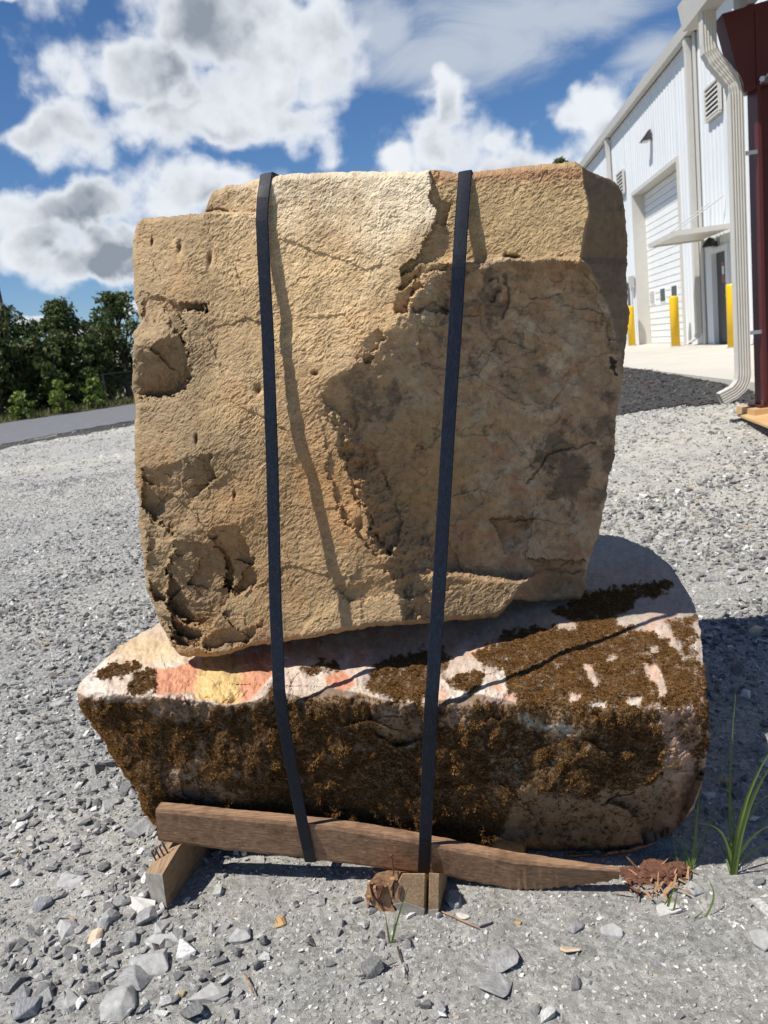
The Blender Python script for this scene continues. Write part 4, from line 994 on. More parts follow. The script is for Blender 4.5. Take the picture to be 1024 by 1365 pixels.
cu = np.clip(c, .01, .85).reshape(-1, 3); rc_ = cu[rimU] * .85 + np.array([.36, .27, .17]) * .15
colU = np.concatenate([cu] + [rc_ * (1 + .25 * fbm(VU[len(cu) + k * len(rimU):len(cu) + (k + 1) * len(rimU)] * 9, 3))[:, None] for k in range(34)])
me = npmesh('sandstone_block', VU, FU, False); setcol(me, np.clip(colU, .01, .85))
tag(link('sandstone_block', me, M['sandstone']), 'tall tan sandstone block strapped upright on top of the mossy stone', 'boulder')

# ---------------------------------------------------------------- lower mossy stone
L_TOP = [(137, 882), (160, 862), (185, 846), (213, 830), (290, 780), (400, 742), (560, 718), (700, 707), (795, 712), (830, 716), (865, 730), (893, 753), (908, 778)]
L_RIGHT = [(908, 778), (922, 797), (930, 822), (936, 855), (938, 890), (942, 930), (946, 985), (940, 1015), (936, 1045), (925, 1078), (907, 1100)]
L_BOT = [(205, 1098), (235, 1110), (300, 1112), (420, 1118), (560, 1130), (660, 1140), (720, 1141), (765, 1144), (810, 1142), (850, 1134), (882, 1118), (907, 1100)]
L_LEFT = [(137, 882), (120, 897), (107, 911), (102, 924), (110, 946), (130, 973), (150, 1004), (168, 1034), (186, 1056), (190, 1076), (205, 1098)]
NU2, NV2 = 500, 300
X, Y = coons(L_TOP, L_RIGHT, L_BOT, L_LEFT, NU2, NV2, 1.1, 20.0)
wx = X + 6 * fbm2(X, Y, .03, 4, .55, 103.); wy = Y + 6 * fbm2(X, Y, .03, 4, .55, 108.)
EDGE = [(100, 922), (130, 934), (170, 930), (205, 928), (250, 934), (300, 940), (340, 934), (365, 918), (400, 930), (440, 916), (480, 924), (520, 934), (560, 938), (600, 932), (640, 925), (670, 932), (690, 937), (740, 938), (800, 943), (850, 946), (895, 946), (960, 950)]
fy = interp_y(wx, EDGE)
fs_ = 926 + (X - 100) * .028                       # smooth line of the front rim
r_ = ray(X, Y); rn = r_ @ FN
s_ed = ray(X, fs_); ztop = CAM[2] + s_ed[..., 2] * (1.62 / (s_ed @ FN))
d_top = (ztop - CAM[2]) / np.minimum(r_[..., 2], -.05) * rn
down = (Y - fs_) * PXM
d_frt = 1.62 + .42 * down + .30 * np.maximum(0, down - .20) + .21 * np.maximum(0, (200 - X) * PXM)
soft = .030 + .02 * fbm2(X, Y, .01, 2, .5, 111.); hh = np.clip(.5 + .5 * (d_top - d_frt) / soft, 0, 1); d = d_frt * (1 - hh) + d_top * hh + soft * hh * (1 - hh)
d += .026 * fbm2(X, Y, .026, 4, .6, 112.) * np.exp(-((Y - fs_) / 70) ** 2)
d += .035 * np.maximum(0, (X - 860) / 80) ** 2 + .03 * np.maximum(0, (170 - X) / 60) ** 2
def scar2(poly, dirv, depth, power=1.0):
    global d
    s = sdpoly(wx, wy, poly); q_ = np.array(poly, float); dv = np.array(dirv, float); dv /= np.linalg.norm(dv)
    pr = q_ @ dv; t = np.clip((wx * dv[0] + wy * dv[1] - pr.min()) / (pr.max() - pr.min()), 0, 1); m = sstep(-s, -1, 3); d = d + depth * m * t ** power; return m
salm = scar2([(206, 893), (236, 888), (262, 876), (310, 872), (366, 866), (368, 900), (352, 914), (336, 932), (300, 940), (262, 934), (252, 922), (232, 926), (205, 924)], (.1, 1), .030)
salm2 = scar2([(430, 898), (452, 893), (472, 903), (475, 914), (458, 922), (436, 914)], (.2, 1), .012)
salm3 = scar2([(650, 905), (668, 912), (676, 922), (656, 918)], (.2, 1), .006)
pb_ = [(636, 884), (656, 886), (668, 892), (672, 902), (655, 900), (640, 894)]; d -= .014 * sstep(-sdpoly(wx, wy, pb_), -3, 6)
d -= .018 * np.exp(-((wx - 668) / 30) ** 2 - ((wy - 922) / 10) ** 2)
scar2([(800, 1060), (860, 1040), (905, 1020), (936, 985), (946, 1000), (936, 1050), (900, 1110), (860, 1125), (850, 1090)], (1, .6), .12)
scar2([(690, 1090), (800, 1075), (850, 1090), (860, 1125), (800, 1140), (700, 1140)], (0, 1), .05)
scar2([(480, 935), (560, 940), (570, 985), (530, 1000), (490, 970)], (0, 1), .03)
scar2([(380, 900), (420, 880), (470, 880), (440, 895), (390, 915)], (0, 1), .02)
U_ = np.linspace(0, 1, NU2)[None, :] * np.ones((NV2, 1)); V_ = np.linspace(0, 1, NV2)[:, None] * np.ones((1, NU2))
edge = np.minimum(np.minimum(U_, 1 - U_) * 800, np.where(V_ > .5, (1 - V_) * 300, 1e3)); q = np.clip(1 - edge / 15, 0, 1); d += .042 * (1 - np.sqrt(np.maximum(0, 1 - q * q))) * np.where(Y < fy - 30, .15, 1)
d += facet(wx, wy, 60, 8, .10) * (Y > fs_ - 20) + facet(wx, wy, 24, 9, .08) + .034 * fbm2(X, Y, .012, 4, .5, 120.) * np.where(Y < fy, .8, 1) + .006 * fbm2(X, Y, .06, 4, .55, 121.) + .0022 * fbm2(X, Y, .2, 3, .6, 122.)
PL = CAM + r_ * (d / rn)[..., None]
CLc = np.array([0.03, 2.2, .30])
def ring_l(B, t):
    th = t * math.pi / 2; ex = .55; cs, sn = max(math.cos(th), 0) ** ex, math.sin(th) ** ex
    P = CLc + (B - CLc) * cs; back = np.array([.03, .42, -.20]); P = P + back * sn
    P[:, 2] = np.maximum(P[:, 2], .105 + .01 * fbm(P * 6, 2)); return P + np.stack([fbm(P * 4 + 3, 3), fbm(P * 4 + 31, 3), np.zeros(len(P))], -1) * .025 * min(1, t * 5)
VL, FL, rimL = close_back(PL, ring_l, 26)
n_md = fbm2(X, Y, .03, 4, .6, 130.); n_hi = fbm2(X, Y, .12, 3, .6, 131.); n_st = fbm2(X * .5, Y * 1.6, .05, 4, .6, 132.)
istop = (Y < fy)
c = np.zeros(X.shape + (3,)) + np.array([.50, .41, .34])
c = lerp(c, (.62, .55, .48), sstep(fbm2(X, Y, .025, 4, .6, 133.), -.05, .3)); c = lerp(c, (.55, .34, .25), sstep(fbm2(X, Y, .02, 4, .6, 134.), .1, .4) * .8)
c = lerp(c, (.60, .46, .28), np.exp(-((X - 205) / 60) ** 2 - ((Y - 865) / 25) ** 2))
c = lerp(c, (.215, .16, .12), (~istop) * .9); c = lerp(c, (.33, .25, .20), (~istop) * sstep(X + 30 * n_md, 860, 900) * .8); c = lerp(c, (.24, .16, .10), (~istop) * sstep(Y, 1040, 1100) * .8)  # front and lower part darkened, the shade below the rim put into the colour
c = lerp(c, (.36, .315, .275), istop * sstep(X, 700, 760) * sstep(845 - Y, 0, 30) * .9)  # top right greyed: the upper block's shadow is put into the colour
c = lerp(c, (.60, .33, .24), np.clip(sstep(X, 875, 915) * (~istop) * .28 + sstep(n_st, 0.1, .4) * (X > 850) * .2, 0, 1))
yel = np.exp(-((X - 290) / 38) ** 2 - ((Y - 905) / 40) ** 2); fresh = np.array([.56, .27, .165]) + (np.array([.60, .43, .19]) - np.array([.56, .27, .165])) * sstep(yel + .35 * n_md, .28, .55)[..., None]
c = c + (fresh - c) * salm[..., None]; c = lerp(c, (.56, .26, .165), salm2); c = lerp(c, (.66, .38, .25), salm3)
lich = np.clip(np.exp(-((X - 720) / 70) ** 2 - ((Y - 975) / 40) ** 2) + .5 * np.exp(-((X - 680) / 40) ** 2 - ((Y - 1000) / 30) ** 2), 0, 1) * (~istop)
c = lerp(c, (.40, .43, .40), lich * sstep(fbm2(X, Y, .07, 4, .65, 135.), -.05, .2))
# ---- moss cover (0..1), in drawing coordinates
mo = np.zeros_like(X)
def mpoly(poly, v, soft=6, jit=1.0):
    global mo
    s = sdpoly(wx + 10 * n_md * jit, wy + 8 * n_hi * jit, poly); m = sstep(-s, -soft, soft); mo = mo * (1 - m) + v * m
mpoly([(96, 934), (180, 936), (300, 946), (370, 930), (480, 932), (560, 944), (650, 938), (760, 946), (880, 950), (890, 1000), (870, 1040), (780, 1060), (690, 1060), (650, 1140), (200, 1140)], .95)
mpoly([(660, 1000), (760, 1040), (790, 1060), (740, 1085), (650, 1080)], .8)
mpoly([(124, 901), (150, 882), (182, 880), (196, 889), (172, 897), (140, 905)], 1, 3); mpoly([(170, 915), (185, 894), (206, 892), (205, 915), (190, 928), (172, 926)], 1, 3)
mpoly([(600, 908), (590, 885), (606, 862), (640, 862), (672, 842), (720, 838), (800, 836), (870, 842), (905, 870), (930, 900), (938, 930), (900, 946), (850, 944), (760, 940), (700, 938), (676, 915), (650, 905), (630, 930)], 1, 5)
mpoly([(740, 818), (775, 788), (830, 786), (875, 776), (905, 778), (880, 792), (850, 802), (825, 838), (780, 845)], 1, 4)
mpoly([(890, 830), (925, 820), (940, 900), (944, 1000), (925, 990), (920, 900)], .8, 6)
mpoly([(490, 905), (505, 880), (545, 872), (592, 862), (590, 905), (560, 938), (520, 932), (492, 920)], .95, 4); mpoly([(404, 892), (425, 878), (450, 884), (446, 894), (415, 898)], 1, 3)
mpoly([(352, 920), (368, 912), (376, 940), (350, 950)], .9, 4)
mpoly([(690, 932), (760, 936), (830, 940), (880, 942), (885, 962), (800, 962), (700, 958)], .95, 5)
mpoly([(876, 950), (932, 952), (944, 1010), (925, 1030), (900, 1020)], .55, 8, 1.6)
# bare places
mpoly([(600, 862), (650, 838), (672, 842), (660, 860), (632, 872), (640, 888), (606, 905), (596, 895)], 0, 3)
mpoly([(636, 884), (668, 890), (676, 910), (690, 930), (672, 934), (640, 924), (640, 900)], 0, 3)
for q_ in ([(776, 885), (790, 884), (800, 905), (798, 920), (786, 912)], [(858, 882), (876, 888), (890, 915), (896, 930), (880, 925), (866, 905)], [(860, 862), (875, 860), (876, 868), (862, 870)],
           [(812, 874), (824, 876), (822, 882), (812, 880)], [(762, 925), (776, 924), (776, 934), (764, 934)], [(790, 934), (814, 935), (811, 944), (792, 945)], [(838, 930), (856, 932), (855, 942), (838, 942)],
           [(884, 940), (902, 950), (914, 990), (925, 1010), (920, 1030), (900, 1015), (890, 980)], [(200, 934), (280, 940), (282, 958), (230, 962), (196, 950)],
           [(495, 938), (560, 944), (566, 985), (535, 1000), (512, 985), (498, 960)], [(590, 945), (640, 945), (625, 965), (595, 975)], [(250, 1008), (268, 1002), (264, 1028), (244, 1040)], [(262, 985), (276, 990), (272, 1002), (262, 998)],
           [(680, 950), (770, 955), (790, 975), (740, 985), (700, 975)], [(822, 818), (860, 805), (880, 815), (860, 838), (826, 836)],
           [(215, 1020), (300, 1050), (330, 1066), (290, 1070), (220, 1060)], [(700, 1050), (780, 1062), (880, 1045), (905, 1050), (890, 1100), (820, 1138), (720, 1136), (680, 1110)]):
    front_ = np.mean([v_[1] for v_ in q_]) > 945; mpoly(q_, (.12 if np.mean([v_[0] for v_ in q_]) > 840 else .30) if front_ else .06, 7 if front_ else 4, 1.6 if front_ else .8)
mo = np.clip(np.where(istop, mo, mo + .22 * sstep(fbm2(X, Y, .08, 4, .65, 137.), -.1, .3) * (mo < .5)) * (1 + .5 * n_hi) - .35 * sstep(fbm2(X, Y, .05, 4, .65, 136.), .22, .45), 0, 1)
mo = np.where(salm + salm2 > .5, 0, mo)
c = lerp(c, (.085, .048, .018), np.clip(mo, 0, 1) * .95)
fil = sstep(n_st + .5 * n_hi, 0.0, .35) * (~istop); c = lerp(c, (.20, .13, .07), fil * .7 * (1 - salm))
c *= (1 + .18 * n_hi + .12 * n_md)[..., None]
cl_ = np.clip(c, .01, .85).reshape(-1, 3); rr_ = cl_[rimL] * .5 + np.array([.22, .15, .085]) * .5
colL = np.concatenate([cl_] + [rr_] * 26); me = npmesh('mossy_boulder', VL, FL, False); setcol(me, colL)
mossy = tag(link('mossy_boulder', me, M['oldstone']), 'wide low boulder with brown dry moss lying on the broken pallet', 'boulder')
# moss tufts scattered over the cover
mcol = bpy.data.collections.new('moss_tufts')
for k in range(6):
    r = np.random.default_rng(400 + k); mb = MB()
    for j in range(9):
        a = r.uniform(0, 6.28); rr2 = r.uniform(0, .75); b0 = np.array([math.cos(a) * rr2, math.sin(a) * rr2, -.15]); tip = b0 + np.array([math.cos(a) * .45 * r.uniform(.2, 1.3), math.sin(a) * .45 * r.uniform(.2, 1.3), r.uniform(.6, 1.15)])
        mid = b0 * .45 + tip * .55; w = r.uniform(.14, .24); vs = [b0, mid + np.array([w, 0, 0]), mid + np.array([-w * .5, w * .87, 0]), mid + np.array([-w * .5, -w * .87, 0]), tip]
        mb.add(vs, [(0, 2, 1), (0, 3, 2), (0, 1, 3), (4, 1, 2), (4, 2, 3), (4, 3, 1)])
    m_ = bpy.data.meshes.new('moss_tuft'); m_.from_pydata(mb.v, [], mb.f); m_.materials.append(M['moss']); mcol.objects.link(bpy.data.objects.new('moss_tuft', m_))
du = np.gradient(PL, axis=1); dv = np.gradient(PL, axis=0); nr = np.cross(dv, du); ar = np.linalg.norm(nr, axis=-1); nr = nr / (ar[..., None] + 1e-12)
flip = np.sign(np.sum(nr * (CAM - PL), -1)); nr *= flip[..., None]
prob = (ar * sstep(mo, .12, .85) ** 1.2).ravel(); NM = 100000; ii = RNG.choice(prob.size, NM, p=prob / prob.sum())
pp_ = PL.reshape(-1, 3)[ii] + du.reshape(-1, 3)[ii] * RNG.uniform(-.6, .6, (NM, 1)) + dv.reshape(-1, 3)[ii] * RNG.uniform(-.6, .6, (NM, 1)); nn = nr.reshape(-1, 3)[ii] * .8 + np.array([0, 0, .3]) + RNG.normal(size=(NM, 3)) * .25
nn /= np.linalg.norm(nn, axis=1)[:, None]; rot = np.stack([np.zeros(NM), np.arccos(np.clip(nn[:, 2], -1, 1)), np.arctan2(nn[:, 1], nn[:, 0])], -1)
cl2 = .75 + .6 * np.clip(fbm(pp_ * 30, 2) + .3, 0, 1)
s = (RNG.uniform(.0026, .0052, NM) * cl2 * (.55 + .45 * mo.ravel()[ii]))[:, None] * np.ones((1, 3)); s[:, 2] *= RNG.uniform(.8, 1.5, NM)
tag(scatter('moss', pp_ - nn * .001, rot, s, mcol, mossy), 'brown dry moss in clumped tufts', kind='stuff')
# ================================================================== PALLET REMAINS
def onf(px, py, d): return onplane(px, py, FN, d)
PA = empty('wooden_pallet', onz(430, 1200, 0.0), 'broken weathered wooden pallet crushed under the boulder', 'pallet')
def board_mesh(front, dfront, thick, name, mat, parent, nsub=0):
    pts = [onf(x, y, dfront) for x, y in front]; mb = MB(); mb.prism(pts, FN * thick); return mb.build(name, mat, parent)
top_e = [(207, 1079), (300, 1088), (380, 1096), (450, 1103), (530, 1116), (579, 1126), (630, 1137), (684, 1147), (760, 1155), (826, 1161)]
bot_e = [(211, 1122), (300, 1134), (380, 1142), (450, 1151), (520, 1160), (579, 1167), (637, 1178), (690, 1188), (774, 1183), (826, 1173)]
# dense board: grid along its length, ragged lower edge towards the broken end
def ragged_board():
    n = 150; T = resample(top_e, n); B = resample(bot_e, n); r = np.random.default_rng(9)
    k = np.arange(n) / (n - 1); rag = sstep(k, .62, .75) * r.uniform(-1, 1, n) * 2.2 + fbm2(T[:, 0], T[:, 1], .06, 3) * .8
    B = B + np.stack([np.zeros(n), rag], -1); T = T + np.stack([np.zeros(n), fbm2(T[:, 0], T[:, 1] + 50, .05, 3) * .7], -1)
    m = 12; vs = []; fs = []; P = np.zeros((n, m, 3))
    for j in range(m):
        q = T + (B - T) * j / (m - 1); dd = 1.66 + .036 * j / (m - 1) + .0010 * fbm2(q[:, 0] * .25, q[:, 1] * 4, .25, 3, .6, 7.) + .004 * (np.abs(j - (m - 1) / 2) > (m - 1) / 2 - .1)
        P[:, j] = onf(q[:, 0], q[:, 1], 1.66 + .036 * j / (m - 1)) + FN * (dd - 1.66 - .036 * j / (m - 1))[:, None]
    back = P + FN * (.030 - .018 * sstep(np.arange(n) / (n - 1), .75, 1.0))[:, None, None]; V = np.concatenate([P.reshape(-1, 3), back.reshape(-1, 3)]); N0 = n * m; I = np.arange(N0).reshape(n, m)
    for a in range(n - 1):
        for b_ in range(m - 1): fs += [(I[a, b_], I[a + 1, b_], I[a + 1, b_ + 1], I[a, b_ + 1]), (I[a, b_] + N0, I[a, b_ + 1] + N0, I[a + 1, b_ + 1] + N0, I[a + 1, b_] + N0)]
        fs += [(I[a, 0], I[a, 0] + N0, I[a + 1, 0] + N0, I[a + 1, 0]), (I[a, m - 1], I[a + 1, m - 1], I[a + 1, m - 1] + N0, I[a, m - 1] + N0)]
    for b_ in range(m - 1): fs += [(I[0, b_], I[0, b_ + 1], I[0, b_ + 1] + N0, I[0, b_] + N0), (I[-1, b_], I[-1, b_] + N0, I[-1, b_ + 1] + N0, I[-1, b_ + 1])]
    return MB().add(V, fs).build('deck_board', M['board'], PA)
bd = ragged_board()
# left runner, its end towards the camera
TL, TR, BR, BL = onf(194, 1163, 1.64), onf(217, 1165, 1.59), onz(224, 1216, -.005), onz(203, 1202, -.005)
bk = FN * .75 + FS * .10
def runner_pts(): 
    tl2, tr2 = onf(214, 1134, 1.73), onf(238, 1130, 1.68); return tl2, tr2
tl2, tr2 = runner_pts(); ext = (tr2 - TR); ext2 = np.array([ext[0], ext[1], 0]) 
k_ = 6.0
rn_ = MB(); bl2, br2 = BL + ext2, BR + ext2
rn_.hexa([BL, BR, br2, bl2, TL, TR, tr2, tl2]); far = ext2 * k_; 
rn_.hexa([bl2 + ext2 * .002, br2 + ext2 * .002, br2 + far, bl2 + far, tl2 + ext2 * .002, tr2 + ext2 * .002, tr2 + far, tl2 + far])
rn = rn_.build('runner', M['runner'], PA)
eg = MB(); o_ = -FN * .003; eg.hexa([BL + o_, BR + o_, BR - o_ * .1, BL - o_ * .1, TL + o_, TR + o_, TR - o_ * .1, TL - o_ * .1]); eg.build('end_grain', M['endgrain'], rn)
for (x, y, z0) in ((214, 1142, .0), (219, 1139, 0), (223, 1133, 0), (209, 1146, 0)):
    p = onf(x, y, 1.68); q_ = p + np.array([-.008, -.004, .030]); MB().tube([p - ZV * .01, q_, q_ + np.array([.006, 0, .001])], [.0022, .0022, .004], 6).build('nail', M['rust'], rn)
# middle stub: split block, rotten knob, thin slat
mid = [(522, 1202), (530, 1176), (536, 1164), (568, 1164), (566, 1222), (552, 1229), (538, 1222)]
mb = MB(); mb.prism([onf(x, y, 1.60) for x, y in mid], FN * .10 - ZV * .078); stub = mb.build('block', M['runner'], PA, bevel=.003)
dk = MB(); dk.prism([onf(x, y, 1.597) for x, y in [(524, 1206), (540, 1203), (566, 1212), (565, 1221), (552, 1228), (539, 1221)]], FN * .0025); dk.build('grey_end', M['endgrain'], stub)
sl = MB(); sl.prism([onf(x, y, 1.595) for x, y in [(572, 1163), (586, 1165), (585, 1212), (584, 1229), (571, 1229)]], FN * .10 - ZV * .078); so = sl.build('slat', M['runner'], PA, bevel=.0015)
dk = MB(); dk.prism([onf(x, y, 1.592) for x, y in [(571.5, 1214), (584.5, 1212), (584, 1228), (571.5, 1228)]], FN * .0025); dk.build('grey_end', M['endgrain'], so)
def lump(name, cen, axes, mat, parent, seed, amp=.25, freq=9, sub=4):
    bm = bmesh.new(); bmesh.ops.create_icosphere(bm, subdivisions=sub, radius=1); V = np.array([v.co[:] for v in bm.verts]); V = np.sign(V) * np.abs(V) ** .75
    n1 = fbm(V * 1.3 + seed, 3); n2 = fbm(V * np.array([freq, freq, freq * .35]) * .5 + seed * 2, 4, .6, True); V2 = V * (1 + amp * n1 + amp * .6 * n2)[:, None]
    W_ = cen + V2[:, 0:1] * axes[0] + V2[:, 1:2] * axes[1] + V2[:, 2:3] * axes[2]
    for v, w in zip(bm.verts, W_): v.co = w
    bmesh.ops.recalc_face_normals(bm, faces=bm.faces); me = bpy.data.meshes.new(name); bm.to_mesh(me); bm.free(); return link(name, me, mat, parent)
mb = MB(); mb.prism([onf(x, y, 1.608) for x, y in [(486, 1195), (493, 1176), (502, 1164), (518, 1160), (534, 1162), (529, 1178), (521, 1203), (530, 1220), (512, 1217), (498, 1208)]], FN * .10 - ZV * .078); rk = mb.build('rotten_end', M['rotten'], stub)
r9 = np.random.default_rng(90)
for k in range(16):
    x = r9.uniform(487, 533); y0 = 1162 + abs(x - 512) * .5 + r9.uniform(0, 26); p = onf(x, y0, 1.606 - r9.uniform(0, .016)); ln = r9.uniform(.025, .05); w_ = r9.uniform(.006, .014)
    dr = (FS * r9.uniform(-.25, .45) - ZV) ; dr = dr / np.linalg.norm(dr) * ln; q0 = FS * w_; q1 = FN * .010
    MB().hexa([p, p + q0, p + q0 + q1, p + q1, p + dr, p + dr + q0 * r9.uniform(.1, .8), p + dr + q0 * .3 + q1, p + dr + q1]).build('splinter', M['rotten'] if k % 3 else M['rotten_dark'], rk)
p = onf(525, 1166, 1.60); MB().tube([p, p + ZV * .052 + FS * .001], .002, 6).build('nail', M['rust'], stub); MB().tube([p + ZV * .052 + FS * .001, p + ZV * .055], .005, 8).build('nail', M['rust'], stub)
# hidden runner carrying the right half
rx = onz(742, 1190, 0) + FN * .20; MB().box(rx - ZV * .005, FS * .09, FN * .8, ZV * .125).build('runner', M['runner'], PA)

# crumbled reddish wood beside the right end
CW = empty('rotten_wood_heap', onz(872, 1182, 0), 'crumbled reddish rotten wood heap by the right end of the board', 'wood heap')
for k, (x, y, s, dz) in enumerate([(846, 1172, .020, .0), (864, 1168, .022, .004), (884, 1166, .024, .006), (902, 1160, .020, .010), (872, 1156, .022, .008), (890, 1178, .010, .0), (838, 1164, .016, .0)]):
    c_ = onz(x, y, dz); lump('wood_chunk', c_ + ZV * s * .1, (FS * s * 1.2, FN * s, ZV * s * .55), M['rotten_dark'], CW, 20.0 + k * 3, .45, 16, 4)
for k in range(44):
    x = r9.uniform(832, 918); y = r9.uniform(1156, 1192); p = onz(x, y, r9.uniform(.003, .024)); dr = np.array([r9.uniform(-1, 1), r9.uniform(-1, 1), r9.uniform(-.15, .35)]); dr = dr / np.linalg.norm(dr) * r9.uniform(.012, .045); w_ = r9.uniform(.003, .009)
    MB().hexa([p, p + FS * w_, p + FS * w_ + FN * .004, p + FN * .004, p + dr, p + dr + FS * w_ * .5, p + dr + FS * w_ * .5 + FN * .002, p + dr + FN * .002]).build('wood_shard', (M['rotten_dark'], M['rotten'], M['runner'])[k % 3], CW)

# ================================================================== STRAPS
def strap(front, back_d, label, wid=.031, th=.0016):
    pts = []
    F_ = resample([(x, y, d_) for x, y, d_ in front], 60)
    for x, y, d_ in F_: pts.append(onf(x, y, d_))
    t0 = pts[-1]; b0 = pts[0]
    pts += [t0 + FN * .012 + ZV * .004, t0 + FN * .05 + ZV * .006] + [t0 + FN * s_ + ZV * .006 for s_ in np.linspace(.15, back_d - .1, 8)]
    tb = t0 + FN * back_d; pts += [tb + ZV * -.02, tb - ZV * .1, tb - ZV * 1.0 + FN * .03]
    bb = b0 + FN * (back_d + .35); bb[2] = .07; pts += [bb + ZV * .3, bb, b0 + FN * .5 - ZV * (b0[2] - .07), b0 + FN * .06 - ZV * .004]
    pts = np.array(pts); m = len(pts); tg = np.roll(pts, -1, 0) - np.roll(pts, 1, 0); tg /= np.linalg.norm(tg, axis=1)[:, None]
    across = FS[None, :] - tg * (tg @ FS)[:, None]; across /= np.linalg.norm(across, axis=1)[:, None]; nrm = np.cross(across, tg)
    vs = []; fs = []
    prof = [(-.5, -.5), (-.44, .5), (-.15, .62), (.15, .62), (.44, .5), (.5, -.5)]; n = len(prof)
    for k in range(m):
        for a, b_ in prof: vs.append(pts[k] + across[k] * wid * a + nrm[k] * th * b_)
    for k in range(m):
        k2 = (k + 1) % m
        for i in range(n): j = (i + 1) % n; fs.append((k * n + i, k * n + j, k2 * n + j, k2 * n + i))
    return tag(MB().add(vs, fs).build('strap', M['strap'], None, smooth=False), label, 'strap', 'dark banding straps around both stones')
strap([(414, 1149, 1.690), (413, 1146, 1.682), (403, 1098, 1.654), (388, 1020, 1.622), (377, 960, 1.598), (372, 922, 1.590), (367, 800, 1.640), (363, 620, 1.716), (357, 450, 1.778), (351, 340, 1.815), (349, 290, 1.834), (351, 258, 1.850), (354, 240, 1.862), (355, 232, 1.878)], .80,
      'left dark blue-grey banding strap, its shadow falling on the lit tan face')
strap([(565, 1165, 1.690), (565, 1162, 1.682), (567, 1120, 1.652), (571, 1020, 1.622), (575, 935, 1.598), (577, 912, 1.608), (586, 770, 1.665), (598, 570, 1.745), (608, 420, 1.792), (612, 350, 1.811), (616, 285, 1.850), (619, 245, 1.876), (620, 229, 1.894)], .78,
      'right dark blue-grey banding strap, crossing the shaded part of the block')

# ================================================================== GRASS
def blade(mb, base, tip, sag, w, seg=9):
    base, tip = np.array(base), np.array(tip); d_ = tip - base; side = np.cross(d_, np.array([0.1, 1, 0.05])); side /= np.linalg.norm(side); nrm = np.cross(side, d_); nrm /= np.linalg.norm(nrm)
    vs = []; fs = []
    for k in range(seg + 1):
        t = k / seg; p = base + d_ * t + np.array(sag) * math.sin(t * math.pi) ; ww = w * (1 - t ** 1.6) * .5 + .0004
        vs += [p - side * ww, p + nrm * ww * .45, p + side * ww]
    for k in range(seg):
        for j in range(2): a = k * 3 + j; fs.append((a, a + 1, a + 4, a + 3))
    mb.add(vs, fs); return mb
def tuft(base_px, blades, label, z=0.0):
    b = onz(*base_px, z); dB = b @ FN; root = empty('grass_tuft', b, label, 'grass', 'grass tufts growing in the gravel')
    for (bx0, by0, tx, ty, dd, sag, w, tone) in blades:
        o = blade(MB(), onplane(bx0, by0, FN, dB) - ZV * .008, onplane(tx, ty, FN, dB + dd), sag, w).build('blade', M['grassblade'], root, smooth=True)
        settint(o.data, np.full(len(o.data.vertices), tone))
tuft((976, 1166), [(976, 1166, 981, 922, .06, (-.01, 0, 0), .006, .3), (976, 1165, 1036, 985, -.04, (-.02, 0, .02), .012, .9), (978, 1165, 1034, 1010, -.10, (-.015, 0, .02), .013, .8), (975, 1150, 924, 1098, -.03, (.02, 0, .035), .006, .7),
                  (978, 1150, 1045, 1092, -.08, (-.01, 0, .02), .007, .9), (979, 1140, 1040, 1060, .15, (0, 0, .06), .006, .4), (975, 1160, 945, 1005, .12, (.03, 0, .03), .004, .3), (977, 1155, 1050, 1130, .05, (0, 0, .03), .006, .5),
                  (974, 1162, 955, 1120, .10, (0, 0, .02), .004, .2), (976, 1158, 1010, 1040, .10, (0, 0, .03), .005, .4)], 'tall green grass tuft at the right edge, in the shadow')
tuft((922, 1160), [(922, 1160, 934, 1046, .05, (0, 0, 0), .007, .6), (921, 1160, 965, 1075, .06, (0, 0, .03), .004, .3), (922, 1158, 908, 1112, .02, (0, 0, .01), .004, .2), (920, 1160, 900, 1120, .05, (0, 0, .02), .004, .3), (905, 1155, 898, 1118, .02, (0, 0, .0), .005, .2)], 'thin grass tuft growing against the right foot of the mossy boulder')
tuft((942, 1222), [(938, 1222, 942, 1168, .02, (.02, 0, .0), .005, .6), (920, 1224, 938, 1214, -.01, (0, 0, -.002), .005, .8), (890, 1205, 898, 1184, .0, (0, 0, .0), .006, .9), (898, 1210, 904, 1186, .0, (.0, 0, .0), .004, .9), (886, 1202, 902, 1182, .0, (0, 0, 0), .003, .9)], 'small yellowish grass sprig in the sun in front of the wood heap')
tuft((521, 1258), [(521, 1258, 546, 1180, -.02, (-.004, 0, 0), .0045, .8), (520, 1258, 513, 1214, .0, (0, 0, 0), .0045, .7), (522, 1258, 528, 1220, .01, (0, 0, 0), .004, .9), (519, 1258, 517, 1235, -.01, (0, 0, 0), .003, .8)], 'tiny grass sprig in front of the split block')

